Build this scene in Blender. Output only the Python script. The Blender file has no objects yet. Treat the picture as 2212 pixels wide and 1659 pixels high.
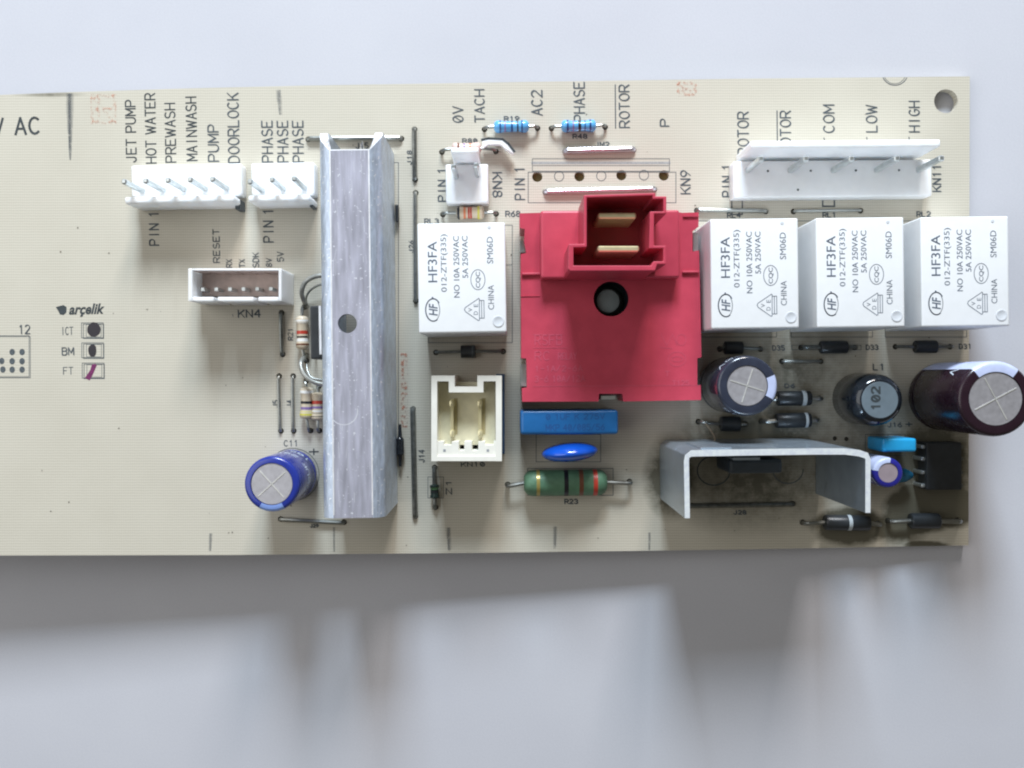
import bpy, bmesh, math, random
from mathutils import Vector, Matrix
random.seed(7)
sc = bpy.context.scene
PI = math.pi
# ------------------------------------------------------------------ units: 1 blender unit = 1 cm
# working frame: the top face of the circuit board is z = 0; the board leans on the table, so
# T turns the working frame into the room (table level at z = 0, board higher at its far end)
FPX, D, U0, V0 = 1931.0, 17.0, 1100.0, 812.0
SLOPE = 0.0554
TH = math.atan(SLOPE)
T = Matrix.Translation((0, 0, 0.684 * math.cos(TH))) @ Matrix.Rotation(TH, 4, 'Y')

# ---- camera
cam = bpy.data.cameras.new('camera')
cam_o = bpy.data.objects.new('camera', cam); sc.collection.objects.link(cam_o); sc.camera = cam_o
cam.sensor_width = 36.0; cam.sensor_fit = 'HORIZONTAL'
cam.lens = FPX / 2212.0 * 36.0
cam.shift_x = (1106.0 - U0) / 2212.0
cam.shift_y = -(829.5 - V0) / 2212.0
cam.clip_start = 0.5; cam.clip_end = 2000
cam_o.matrix_world = T @ Matrix.Translation((0, 0, D))

# ---- room light, window light and an added side fill
w = bpy.data.worlds.new('World'); sc.world = w; w.use_nodes = True
w.node_tree.nodes['Background'].inputs[0].default_value = (1.0, 0.92, 0.77, 1)
w.node_tree.nodes['Background'].inputs[1].default_value = 0.125

def area_light(name, az, el, dist, wx, wy, power, col):
    l = bpy.data.lights.new(name, 'AREA'); l.shape = 'RECTANGLE'; l.size = wx; l.size_y = wy
    l.energy = power; l.color = col
    o = bpy.data.objects.new(name, l); sc.collection.objects.link(o)
    a, e = math.radians(az), math.radians(el)
    d = Vector((math.sin(a) * math.cos(e), math.cos(a) * math.cos(e), math.sin(e)))
    q_ = d.to_track_quat('Z', 'Y')
    o.matrix_world = T @ (Matrix.Translation(d * dist) @ q_.to_matrix().to_4x4())
area_light('window_light_cool', -3, 29.5, 76, 15, 21, 76000, (0.74, 0.87, 1.0))
area_light('window_light_warm', 11, 27.5, 80, 13, 18, 38000, (1.0, 0.94, 0.90))
area_light('side_fill_light', -78, 46, 52, 46, 46, 11500, (0.96, 0.97, 0.97))  # added soft fill from the left, no such source known

sc.view_settings.view_transform = 'Standard'; sc.view_settings.look = 'None'
sc.cycles.filter_width = 2.1; sc.view_settings.exposure = 0.0; sc.view_settings.gamma = 1.0

# ------------------------------------------------------------------ photo measuring frames
FR = {'V': (0, 0, 1.0416), 'C1': (0, 150, .2622), 'C2': (0, 560, .2622), 'C3': (400, 560, .2622), 'C4': (480, 850, .2622),
      'D1': (500, 160, .2622), 'D2': (900, 160, .2622), 'D3': (880, 460, .2622), 'D4': (880, 820, .2622),
      'E1': (1120, 400, .2622), 'E2': (1560, 160, .2622), 'E3': (1540, 440, .3454), 'E4': (1440, 760, .2622), 'E5': (1724, 820, .2622)}
def uv(fr, x, y):
    a, b, s = FR[fr]; return ((a + x * s) / 1.0416, (b + y * s) / 1.0416)
def q(fr, x, y, z=0.0):            # measured point at height z (mm) -> working frame, cm
    u, v = uv(fr, x, y); z = z * .1
    return Vector(((u - U0) / FPX * (D - z), -(v - V0) / FPX * (D - z), z))
def unit(fr, z=0.0):               # cm per frame pixel at height z
    return FR[fr][2] / 1.0416 / FPX * (D - z * .1)
def tilt(fr, x, y):
    u, v = uv(fr, x, y); return math.radians(1.3 - 1.0 * u / 2212)

# ------------------------------------------------------------------ materials
MATS = {}
def mat(name, col, rough=.5, metal=0.0, var=.06, scale=6.0, bump=0.0, bscale=60.0, spec=.5, coat=0.0, stretch=None, speck=None):
    if name in MATS: return MATS[name]
    m = bpy.data.materials.new(name); m.use_nodes = True; nt = m.node_tree; N = nt.nodes; L = nt.links
    b = N['Principled BSDF']
    b.inputs['Roughness'].default_value = rough; b.inputs['Metallic'].default_value = metal
    b.inputs['Specular IOR Level'].default_value = spec; b.inputs['Coat Weight'].default_value = coat
    tc = N.new('ShaderNodeTexCoord'); mp = N.new('ShaderNodeMapping'); L.new(tc.outputs['Object'], mp.inputs[0])
    if stretch: mp.inputs['Scale'].default_value = stretch
    n = N.new('ShaderNodeTexNoise'); n.inputs['Scale'].default_value = scale; n.inputs['Detail'].default_value = 5
    L.new(mp.outputs[0], n.inputs['Vector'])
    r = N.new('ShaderNodeValToRGB'); r.color_ramp.elements[0].position = .3; r.color_ramp.elements[1].position = .7
    lo = [max(0, c * (1 - var)) for c in col]; hi = [min(1, c * (1 + var)) for c in col]
    r.color_ramp.elements[0].color = (*lo, 1); r.color_ramp.elements[1].color = (*hi, 1)
    L.new(n.outputs['Fac'], r.inputs[0]); out = r.outputs[0]
    if speck:
        sc_, thr, c2 = speck
        n3 = N.new('ShaderNodeTexNoise'); n3.inputs['Scale'].default_value = sc_; n3.inputs['Detail'].default_value = 3
        L.new(tc.outputs['Object'], n3.inputs['Vector'])
        r3 = N.new('ShaderNodeValToRGB'); r3.color_ramp.elements[0].position = thr; r3.color_ramp.elements[1].position = thr + .05
        L.new(n3.outputs['Fac'], r3.inputs[0])
        mx = N.new('ShaderNodeMix'); mx.data_type = 'RGBA'; mx.inputs['B'].default_value = (*c2, 1)
        L.new(r3.outputs[0], mx.inputs[0]); L.new(out, mx.inputs['A']); out = mx.outputs['Result']
    L.new(out, b.inputs['Base Color'])
    if rough > .02:
        mr = N.new('ShaderNodeMapRange'); mr.inputs['To Min'].default_value = rough * .8; mr.inputs['To Max'].default_value = min(1, rough * 1.25)
        L.new(n.outputs['Fac'], mr.inputs['Value']); L.new(mr.outputs[0], b.inputs['Roughness'])
    if bump:
        n2 = N.new('ShaderNodeTexNoise'); n2.inputs['Scale'].default_value = bscale; n2.inputs['Detail'].default_value = 3
        L.new(mp.outputs[0], n2.inputs['Vector'])
        bp = N.new('ShaderNodeBump'); bp.inputs['Strength'].default_value = bump; bp.inputs['Distance'].default_value = .01
        L.new(n2.outputs['Fac'], bp.inputs['Height']); L.new(bp.outputs[0], b.inputs['Normal'])
    MATS[name] = m; return m

M_white = mat('white_nylon', (.88, .90, .92), .38, bump=.12, bscale=40, var=.02)
MATS['white_nylon'].node_tree.nodes['Principled BSDF'].inputs['Subsurface Weight'].default_value = .7
MATS['white_nylon'].node_tree.nodes['Principled BSDF'].inputs['Subsurface Scale'].default_value = .16
MATS['white_nylon'].node_tree.nodes['Principled BSDF'].inputs['Subsurface Radius'].default_value = (.9, .95, 1.0)
M_relay = mat('white_relay_plastic', (.84, .86, .88), .42, bump=.06, bscale=60, var=.015)
M_cream = mat('cream_plastic', (.80, .79, .72), .42, var=.03, bump=.1)
M_floorb = mat('ivory_floor_plastic', (.66, .62, .45), .5, var=.08)
M_red = mat('red_plastic', (.52, .058, .098), .36, var=.07, scale=3, bump=.12, bscale=90, spec=.4)
M_redd = mat('red_plastic_shade', (.30, .018, .03), .5, var=.1)  # darker copy of the red; the socket's inner shade is in the colour
M_redl = mat('red_raised_print', (.56, .085, .14), .4, var=.05)
M_alu = mat('brushed_aluminium', (.47, .48, .58), .33, .65, var=.26, scale=2.2, bump=.35, bscale=70, stretch=(5, .5, 1), speck=(22, .66, (.82, .85, .92)))
M_alub = mat('bent_aluminium', (.56, .64, .77), .34, .6, var=.20, scale=5, bump=.3, bscale=60, stretch=(5, .8, 1), speck=(20, .63, (.92, .94, 1)))
M_alue = mat('cut_aluminium_edge', (.86, .87, .90), .42, .55, var=.1, bump=.3, bscale=80)
M_alud = mat('anodised_aluminium', (.40, .48, .56), .24, .65, var=.10, scale=2.5, bump=.05, bscale=30, speck=(20, .76, (.75, .8, .88)))
M_aluw = mat('scraped_aluminium_edge', (.86, .91, 1.0), .32, .3, var=.10, scale=14, bump=.2, bscale=50)
M_tinb = mat('bright_tinned_wire', (.66, .64, .68), .28, .9, var=.1)  # same wire; bright window reflection put into the colour
M_tin = mat('tinned_wire', (.34, .35, .33), .34, .95, var=.12, scale=10)
M_tind = mat('dim_tinned_wire', (.20, .21, .20), .32, .85, var=.25, scale=10)  # same wire, darker: its dim reflections are put into the colour
M_pin = mat('tinned_pin', (.60, .64, .64), .30, .85, var=.12)
M_gold = mat('brass_contact', (.80, .73, .46), .30, .6, var=.1)
M_ink = mat('black_ink', (.035, .045, .05), .6, var=.2)
M_inkg = mat('grey_ink', (.075, .09, .10), .65, var=.35, scale=25)
M_inkr = mat('relay_ink', (.10, .125, .17), .5, var=.2)
M_ghost = mat('faint_grey_ink', (.34, .35, .34), .7, var=.2, scale=30)
M_black = mat('black_epoxy', (.022, .026, .03), .38, var=.2, bump=.1)
M_glossblack = mat('glossy_black_sleeve', (.012, .016, .022), .12, var=.2, coat=.3)
M_greytop = mat('grey_ink_pad', (.13, .17, .20), .5, var=.08)
M_capblue = mat('blue_sleeve', (.018, .035, .27), .22, var=.08, coat=.3)
M_capviolet = mat('violet_sleeve', (.022, .022, .25), .22, var=.08, coat=.3)
M_capdark = mat('slate_sleeve', (.028, .034, .055), .2, var=.15, coat=.4)
M_capmar = mat('maroon_sleeve', (.020, .008, .015), .26, var=.15, coat=.15)
M_stripe = mat('lilac_stripe', (.50, .56, .78), .3, var=.06)
M_stripeb = mat('pale_blue_stripe', (.22, .34, .72), .3, var=.06)
M_vent = mat('can_top_aluminium', (.50, .49, .52), .42, .6, var=.08, scale=12, bump=.2, bscale=60)
M_ventl = mat('can_top_score', (.74, .74, .70), .35, .5, var=.1)
M_film = mat('blue_film_box', (.015, .13, .36), .3, var=.07, bump=.08)
M_disc = mat('blue_lacquer', (.008, .085, .52), .16, var=.06, coat=.4)
M_sky = mat('sky_blue_box', (.02, .34, .66), .3, var=.06)
M_resb = mat('blue_resistor_body', (.12, .42, .78), .22, var=.08, coat=.3)
M_rest = mat('tan_resistor_body', (.62, .52, .38), .32, var=.08, coat=.2)
M_resg = mat('green_resistor_body', (.095, .20, .12), .5, var=.15, scale=8, bump=.2)
M_bred = mat('band_red', (.50, .05, .03), .35)
M_bora = mat('band_orange', (.70, .22, .10), .35)
M_bblk = mat('band_black', (.015, .015, .02), .35)
M_bbrn = mat('band_brown', (.16, .06, .03), .35)
M_bnav = mat('band_navy', (.01, .05, .20), .35)
M_bvio = mat('band_violet', (.24, .16, .36), .35)
M_byel = mat('band_yellow', (.62, .56, .10), .35)
M_bgld = mat('band_gold', (.42, .33, .10), .3, .3)
M_bwht = mat('band_white', (.78, .76, .72), .35)
M_hole = mat('hole_dark', (.05, .045, .035), .7, var=.3)  # flat dark colour closing the drill holes
M_holeb = mat('hole_copper_back', (.20, .145, .06), .5, var=.2)
M_hole_l = mat('hole_edge', (.34, .27, .16), .8, var=.2)
M_glue = mat('dark_plug', (.19, .24, .25), .5, var=.1)
M_greyp = mat('grey_lead', (.36, .36, .33), .35, .5, var=.2)
M_purp = mat('purple_marker', (.16, .02, .10), .7, var=.2, scale=20)
M_fibre = mat('brown_fibre', (.30, .25, .18), .5)

def speckle_mat(name, col, cover, scale, detail=4, soft=False, amount=.75):
    """ink or dirt that lies on the board only in specks (transparent between)"""
    m = bpy.data.materials.new(name); m.use_nodes = True; nt = m.node_tree; N = nt.nodes; L = nt.links
    b = N['Principled BSDF']; b.inputs['Base Color'].default_value = (*col, 1); b.inputs['Roughness'].default_value = .8
    tc = N.new('ShaderNodeTexCoord'); n = N.new('ShaderNodeTexNoise'); n.inputs['Scale'].default_value = scale; n.inputs['Detail'].default_value = detail
    r = N.new('ShaderNodeValToRGB'); r.color_ramp.elements[0].position = cover; r.color_ramp.elements[1].position = cover + .22
    r.color_ramp.elements[1].color = (amount, amount, amount, 1)
    L.new(tc.outputs['Object'], n.inputs['Vector']); L.new(n.outputs['Fac'], r.inputs[0]); out = r.outputs[0]
    if soft:                       # thins out towards both long sides
        sx = N.new('ShaderNodeSeparateXYZ'); L.new(tc.outputs['Generated'], sx.inputs[0])
        pp = N.new('ShaderNodeMath'); pp.operation = 'PINGPONG'; pp.inputs[1].default_value = .5; L.new(sx.outputs[0], pp.inputs[0])
        mm = N.new('ShaderNodeMath'); mm.operation = 'MULTIPLY'; mm.use_clamp = True; L.new(pp.outputs[0], mm.inputs[0]); L.new(out, mm.inputs[1]); 
        m3 = N.new('ShaderNodeMath'); m3.operation = 'MULTIPLY'; m3.use_clamp = True; L.new(mm.outputs[0], m3.inputs[0]); m3.inputs[1].default_value = 2.2; out = m3.outputs[0]
    L.new(out, b.inputs['Alpha'])
    return m
M_stampr = speckle_mat('red_stamp_ink', (.66, .30, .20), .48, 16, amount=.5)
M_smudge = speckle_mat('graphite_smudge', (.10, .12, .14), .25, 9, soft=True, amount=.46)

def laminate_material():
    m = bpy.data.materials.new('paper_laminate'); m.use_nodes = True; nt = m.node_tree; N = nt.nodes; L = nt.links
    b = N['Principled BSDF']; b.inputs['Roughness'].default_value = .5; b.inputs['Specular IOR Level'].default_value = .35
    tc = N.new('ShaderNodeTexCoord')
    def wave(direction, scale, dist):
        wv = N.new('ShaderNodeTexWave'); wv.bands_direction = direction; wv.inputs['Scale'].default_value = scale
        wv.inputs['Distortion'].default_value = dist; wv.inputs['Detail'].default_value = 2; wv.inputs['Detail Scale'].default_value = 1.5
        L.new(tc.outputs['Object'], wv.inputs['Vector']); return wv.outputs['Fac']
    wy, wx = wave('Y', 6.2, 1.2), wave('X', 7.5, 1.5)
    n = N.new('ShaderNodeTexNoise'); n.inputs['Scale'].default_value = 55; n.inputs['Detail'].default_value = 4
    n2 = N.new('ShaderNodeTexNoise'); n2.inputs['Scale'].default_value = .9; n2.inputs['Detail'].default_value = 3
    L.new(tc.outputs['Object'], n.inputs['Vector']); L.new(tc.outputs['Object'], n2.inputs['Vector'])
    def mul(a, k):
        x = N.new('ShaderNodeMath'); x.operation = 'MULTIPLY'; L.new(a, x.inputs[0]); x.inputs[1].default_value = k; return x.outputs[0]
    def add(a, b_):
        x = N.new('ShaderNodeMath'); x.operation = 'ADD'; L.new(a, x.inputs[0]); L.new(b_, x.inputs[1]); return x.outputs[0]
    h = add(add(mul(wy, .40), mul(wx, .16)), add(mul(n.outputs['Fac'], .30), mul(n2.outputs['Fac'], .30)))
    r = N.new('ShaderNodeValToRGB'); r.color_ramp.elements[0].position = .25; r.color_ramp.elements[1].position = .85
    r.color_ramp.elements[0].color = (.48, .447, .365, 1); r.color_ramp.elements[1].color = (.612, .578, .49, 1)
    L.new(h, r.inputs[0])
    # soot and burns round the power parts, plus shade painted beside the folded heatsink
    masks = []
    for (cx, cy, rx, ry, k) in SOOT_SHADE:
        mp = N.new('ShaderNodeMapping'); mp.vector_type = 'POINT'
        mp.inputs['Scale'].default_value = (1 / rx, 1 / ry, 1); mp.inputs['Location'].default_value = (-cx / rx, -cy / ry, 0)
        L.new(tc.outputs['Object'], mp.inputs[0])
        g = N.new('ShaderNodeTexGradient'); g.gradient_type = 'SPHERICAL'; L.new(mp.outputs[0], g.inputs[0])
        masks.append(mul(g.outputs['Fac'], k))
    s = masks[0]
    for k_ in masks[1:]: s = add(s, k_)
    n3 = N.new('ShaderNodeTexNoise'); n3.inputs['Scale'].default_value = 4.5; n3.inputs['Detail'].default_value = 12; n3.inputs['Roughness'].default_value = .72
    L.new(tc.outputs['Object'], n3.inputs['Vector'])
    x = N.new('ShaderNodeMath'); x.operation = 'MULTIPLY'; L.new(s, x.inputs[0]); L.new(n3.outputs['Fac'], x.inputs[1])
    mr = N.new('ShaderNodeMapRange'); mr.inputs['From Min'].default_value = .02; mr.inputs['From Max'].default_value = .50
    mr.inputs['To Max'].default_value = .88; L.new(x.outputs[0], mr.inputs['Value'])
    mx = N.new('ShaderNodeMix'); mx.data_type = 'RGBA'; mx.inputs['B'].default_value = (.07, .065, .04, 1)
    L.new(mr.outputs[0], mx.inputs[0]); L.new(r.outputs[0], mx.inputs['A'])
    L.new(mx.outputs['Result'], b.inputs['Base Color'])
    bp = N.new('ShaderNodeBump'); bp.inputs['Strength'].default_value = .25; bp.inputs['Distance'].default_value = .004
    L.new(h, bp.inputs['Height']); L.new(bp.outputs[0], b.inputs['Normal'])
    return m

# ------------------------------------------------------------------ mesh builder (world of the working frame, cm)
class MB:
    def __init__(s): s.bm = bmesh.new()
    def verts(s, pts): return [s.bm.verts.new(p) for p in pts]
    def face(s, pts):
        try: return s.bm.faces.new(pts)
        except ValueError: return None
    def prism(s, poly, z0, z1):                      # poly: list of (x,y) cm, z in cm
        a = s.verts([(p[0], p[1], z0) for p in poly]); b = s.verts([(p[0], p[1], z1) for p in poly])
        n = len(poly)
        s.face(a[::-1]); s.face(b)
        for i in range(n): s.face([a[i], a[(i + 1) % n], b[(i + 1) % n], b[i]])
        return s
    def box(s, c, dx, dy, z0, z1, rot=0):
        cs, sn = math.cos(rot), math.sin(rot)
        return s.prism([(c[0] + x * dx / 2 * cs - y * dy / 2 * sn, c[1] + x * dx / 2 * sn + y * dy / 2 * cs)
                        for x, y in ((-1, -1), (1, -1), (1, 1), (-1, 1))], z0, z1)
    def tbox(s, fr, x0, y0, x1, y1, z0, z1, rot=None):   # box whose TOP face is seen at the given rectangle; z in mm
        c = q(fr, (x0 + x1) / 2, (y0 + y1) / 2, z1); k = unit(fr, z1)
        if rot is None: rot = tilt(fr, (x0 + x1) / 2, (y0 + y1) / 2)
        return s.box(c, abs(x1 - x0) * k, abs(y1 - y0) * k, z0 * .1, z1 * .1, rot)
    def holed(s, outer, holes, z0, z1, caps=None):
        loops = [outer] + holes; tops = []; bots = []
        for z, store, in ((z1, tops), (z0, bots)):
            edges = []
            for lp in loops:
                vs = s.verts([(p[0], p[1], z) for p in lp]); store.append(vs)
                for i in range(len(vs)): edges.append(s.bm.edges.new((vs[i], vs[(i + 1) % len(vs)])))
            r = bmesh.ops.triangle_fill(s.bm, use_beauty=True, edges=edges, normal=(0, 0, 1 if z == z1 else -1))
        for a, b in zip(bots, tops):
            n = len(a)
            for i in range(n): s.face([a[i], a[(i + 1) % n], b[(i + 1) % n], b[i]])
        return s
    def lathe(s, A, B, prof, seg=24, a0=0.0, a1=2 * PI, ref=None):   # prof: (t 0..1, radius cm)
        A, B = Vector(A), Vector(B); ax = (B - A); Ln = ax.length; ax.normalize()
        ref = Vector(ref) if ref else (Vector((1, 0, 0)) if abs(ax.x) < .9 else Vector((0, 1, 0)))
        e1 = (ref - ax * ref.dot(ax)).normalized(); e2 = ax.cross(e1)
        full = abs(a1 - a0 - 2 * PI) < 1e-6; cnt = seg if full else seg + 1
        rings = []
        for t, r in prof:
            c = A + ax * Ln * t
            if r < 1e-6: rings.append([s.bm.verts.new(c)])
            else: rings.append([s.bm.verts.new(c + (e1 * math.cos(a0 + (a1 - a0) * i / seg) + e2 * math.sin(a0 + (a1 - a0) * i / seg)) * r) for i in range(cnt)])
        for p, n in zip(rings, rings[1:]):
            for i in range(seg):
                j = (i + 1) % cnt
                if len(p) == 1 and len(n) == 1: continue
                if len(p) == 1: s.face([p[0], n[j], n[i]])
                elif len(n) == 1: s.face([p[i], p[j], n[0]])
                else: s.face([p[i], p[j], n[j], n[i]])
        return s
    def tube(s, pts, r, seg=8):
        pts = [Vector(p) for p in pts]; rings = []
        for i, p in enumerate(pts):
            d = (pts[min(i + 1, len(pts) - 1)] - pts[max(i - 1, 0)]).normalized()
            ref = Vector((0, 0, 1)) if abs(d.z) < .95 else Vector((0, 1, 0))
            e1 = d.cross(ref).normalized(); e2 = d.cross(e1)
            rings.append([s.bm.verts.new(p + (e1 * math.cos(2 * PI * k / seg) + e2 * math.sin(2 * PI * k / seg)) * r) for k in range(seg)])
        for a, b in zip(rings, rings[1:]):
            for k in range(seg): s.face([a[k], a[(k + 1) % seg], b[(k + 1) % seg], b[k]])
        s.face(rings[0][::-1]); s.face(rings[-1]); return s
    def ribbon(s, pts, wdt, z, closed=False):          # flat printed line
        P_ = [Vector((p[0], p[1], 0)) for p in pts]
        n = len(P_); rng = range(n if closed else n - 1)
        for i in rng:
            a, b = P_[i], P_[(i + 1) % n]; d = (b - a)
            if d.length < 1e-7: continue
            d.normalize(); nn = Vector((-d.y, d.x, 0)) * wdt / 2; e = d * wdt * .42
            zz = z + (i % 2) * .0004
            s.face(s.verts([(a - e - nn) + Vector((0, 0, zz)), (b + e - nn) + Vector((0, 0, zz)), (b + e + nn) + Vector((0, 0, zz)), (a - e + nn) + Vector((0, 0, zz))]))
        return s
    def mesh(s, name, origin=(0, 0, 0), bevel=0.0, seg=2, smooth=False, recalc=True):
        if recalc: bmesh.ops.recalc_face_normals(s.bm, faces=s.bm.faces[:])
        if bevel:
            s.bm.normal_update()
            es = [e for e in s.bm.edges if len(e.link_faces) == 2 and e.calc_face_angle(0) > .6]
            bmesh.ops.bevel(s.bm, geom=es, offset=bevel * .1, segments=seg, profile=.6, affect='EDGES', clamp_overlap=True)
        bmesh.ops.translate(s.bm, verts=s.bm.verts[:], vec=-Vector(origin))
        me = bpy.data.meshes.new(name); s.bm.to_mesh(me); s.bm.free()
        if smooth:
            for p in me.polygons: p.use_smooth = True
            try: me.set_sharp_from_angle(angle=math.radians(40))
            except Exception: pass
        return me

ORG = {}
BOARD = bpy.data.objects.new('circuit_board', None); sc.collection.objects.link(BOARD)
BOARD.matrix_world = T
BOARD['label'] = 'cream washing machine circuit board with relays, connectors and capacitors, lying on white paper'
BOARD['category'] = 'circuit board'
ORG[BOARD] = Vector((0, 0, 0))
def part(name, mb, m, parent=None, origin=None, label=None, kind=None, bevel=0.0, smooth=False, seg=2, recalc=True):
    parent = parent or BOARD
    if origin is None: origin = ORG[parent]
    origin = Vector(origin)
    me = mb.mesh(name, origin, bevel, seg, smooth, recalc) if isinstance(mb, MB) else mb
    for mm in (m if isinstance(m, (list, tuple)) else [m]): me.materials.append(mm)
    o = bpy.data.objects.new(name, me); sc.collection.objects.link(o); o.parent = parent
    o.location = origin - ORG[parent]; ORG[o] = origin
    if label: o['label'] = label
    if kind: o['kind'] = kind
    return o

# ------------------------------------------------------------------ lettering
def arc(cx, cy, rx, ry, a0, a1, n=7):
    return [(cx + rx * math.cos(math.radians(a0 + (a1 - a0) * i / n)), cy + ry * math.sin(math.radians(a0 + (a1 - a0) * i / n))) for i in range(n + 1)]
SF = {  # plotter letters on a 4 x 6 grid
 'A': [[(0, 0), (2, 6), (4, 0)], [(.7, 2), (3.3, 2)]],
 'B': [[(0, 0), (0, 6), (2.6, 6)] + arc(2.6, 4.6, 1.3, 1.4, 90, -90, 5) + [(0, 3.2)], [(2.6, 3.2)] + arc(2.6, 1.6, 1.4, 1.6, 90, -90, 5) + [(0, 0)]],
 'C': [arc(2.1, 3, 2.1, 3, 50, 310, 12)], 'D': [[(0, 0), (0, 6), (1.6, 6)] + arc(1.6, 3, 2.4, 3, 90, -90, 8) + [(0, 0)]],
 'E': [[(3.8, 6), (0, 6), (0, 0), (3.8, 0)], [(0, 3.1), (3, 3.1)]], 'F': [[(3.8, 6), (0, 6), (0, 0)], [(0, 3.1), (3, 3.1)]],
 'G': [arc(2.1, 3, 2.1, 3, 50, 330, 12) + [(4, 2.8), (2.4, 2.8)]], 'H': [[(0, 0), (0, 6)], [(4, 0), (4, 6)], [(0, 3), (4, 3)]],
 'I': [[(2, 0), (2, 6)]], 'J': [[(3.2, 6), (3.2, 1.5)] + arc(1.7, 1.5, 1.5, 1.5, 0, -180, 6)],
 'K': [[(0, 0), (0, 6)], [(4, 6), (0, 2.3)], [(1.4, 3.6), (4, 0)]], 'L': [[(0, 6), (0, 0), (3.6, 0)]],
 'M': [[(0, 0), (0, 6), (2.2, 1.6), (4.4, 6), (4.4, 0)]], 'N': [[(0, 0), (0, 6), (4, 0), (4, 6)]],
 'O': [arc(2.1, 3, 2.1, 3, 0, 360, 14)], 'P': [[(0, 0), (0, 6), (2.5, 6)] + arc(2.5, 4.4, 1.5, 1.6, 90, -90, 6) + [(0, 2.8)]],
 'Q': [arc(2.1, 3, 2.1, 3, 0, 360, 14), [(2.4, 1.6), (4.2, -.2)]],
 'R': [[(0, 0), (0, 6), (2.5, 6)] + arc(2.5, 4.4, 1.5, 1.6, 90, -90, 6) + [(0, 2.8)], [(2, 2.8), (4, 0)]],
 'S': [arc(2, 4.5, 1.8, 1.5, 40, 250, 8) + arc(2, 1.5, 2, 1.5, 80, -150, 8)], 'T': [[(0, 6), (4, 6)], [(2, 6), (2, 0)]],
 'U': [[(0, 6), (0, 2)] + arc(2, 2, 2, 2, 180, 360, 8) + [(4, 6)]], 'V': [[(0, 6), (2, 0), (4, 6)]],
 'W': [[(0, 6), (1.3, 0), (2.6, 5), (3.9, 0), (5.2, 6)]], 'X': [[(0, 0), (4, 6)], [(0, 6), (4, 0)]], 'Y': [[(0, 6), (2, 3), (4, 6)], [(2, 3), (2, 0)]],
 'Z': [[(0, 6), (4, 6), (0, 0), (4, 0)]], '0': [arc(2, 3, 1.9, 3, 0, 360, 14), [(.8, 1.2), (3.2, 4.8)]],
 '1': [[(1, 4.8), (2.2, 6), (2.2, 0)]], '2': [arc(2, 4.4, 1.9, 1.6, 160, -30, 7) + [(0, 0), (4, 0)]],
 '3': [arc(1.8, 4.5, 1.8, 1.5, 150, -90, 7), arc(1.8, 1.5, 2, 1.5, 90, -150, 7)], '4': [[(3, 0), (3, 6), (0, 2), (4, 2)]],
 '5': [[(3.6, 6), (.4, 6), (.2, 3.4)] + arc(1.9, 1.9, 2, 1.9, 120, -150, 8)], '6': [[(3.2, 6), (.5, 3)], arc(2, 1.8, 1.9, 1.8, 0, 360, 10)],
 '7': [[(0, 6), (4, 6), (1.4, 0)]], '8': [arc(2, 4.5, 1.6, 1.5, 0, 360, 10), arc(2, 1.5, 1.9, 1.5, 0, 360, 10)],
 '9': [arc(2, 4.2, 1.9, 1.8, 0, 360, 10), [(3.6, 3.2), (1, 0)]], '+': [[(0, 3), (4, 3)], [(2, 1), (2, 5)]], '-': [[(.5, 3), (3.5, 3)]],
 '/': [[(0, 0), (3.4, 6)]], '~': [[(0, 3), (1, 3.8), (2.6, 2.6), (4, 3.4)]]}
def strokes(text):
    out = []; x = 0
    for ch in text:
        if ch == ' ': x += 3.4; continue
        wd = 5.2 if ch == 'W' else 4.4 if ch == 'M' else 4.0
        for pl in SF[ch]: out.append([(x + a, b) for a, b in pl])
        x += wd + 1.5
    return out, x - 1.5
def place2d(fr, rect, way, z, rot):
    """unit square (reading x, cap y) -> working frame, filling the measured rectangle"""
    x0, y0, x1, y1 = rect; c = q(fr, (x0 + x1) / 2, (y0 + y1) / 2, z); k = unit(fr, z)
    W, H = abs(x1 - x0) * k, abs(y1 - y0) * k
    r = tilt(fr, (x0 + x1) / 2, (y0 + y1) / 2) if rot is None else rot
    r += {'right': 0, 'up': PI / 2, 'down': -PI / 2}[way]
    lw, lh = (W, H) if way == 'right' else (H, W)
    cs, sn = math.cos(r), math.sin(r)
    def f(a, b):
        x, y = (a - .5) * lw, (b - .5) * lh
        return (c.x + x * cs - y * sn, c.y + x * sn + y * cs)
    return f
def silk(text, fr, rect, way='up', width=.17, ghost=True, m=None, z=0.0, name='printed_lettering', parent=None, zoff=.0022, rot=None):
    st, W = strokes(text); f = place2d(fr, rect, way, z, rot); mb = MB()
    for g in ((0, 1) if ghost else (0,)):
        ox, oy = (.012, -.010) if g else (0, 0)
        for i, pl in enumerate(st):
            pts = [f(a / W, b / 6) for a, b in pl]
            mb.ribbon([(p[0] + ox, p[1] + oy) for p in pts], width * .1 * (1.05 if ghost else 1.3), z * .1 + zoff + g * .0013 + (i % 2) * .0006)
    return part(name, mb, m or (M_ink if not ghost else M_inkg), parent, label=None if parent else 'small print on the bare board reading ' + text, recalc=False)
def line(pts, fr, width=.14, closed=False, m=None, name='printed_outline', mb=None, zoff=.0015):
    own = mb is None; mb = mb or MB()
    mb.ribbon([q(fr, x, y)[:2] for x, y in pts], width * .1, zoff, closed)
    if own: return part(name, mb, m or M_inkg, recalc=False)
def rectline(fr, x0, y0, x1, y1, width=.14, **k):
    return line([(x0, y0), (x1, y0), (x1, y1), (x0, y1)], fr, width, True, **k)
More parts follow.
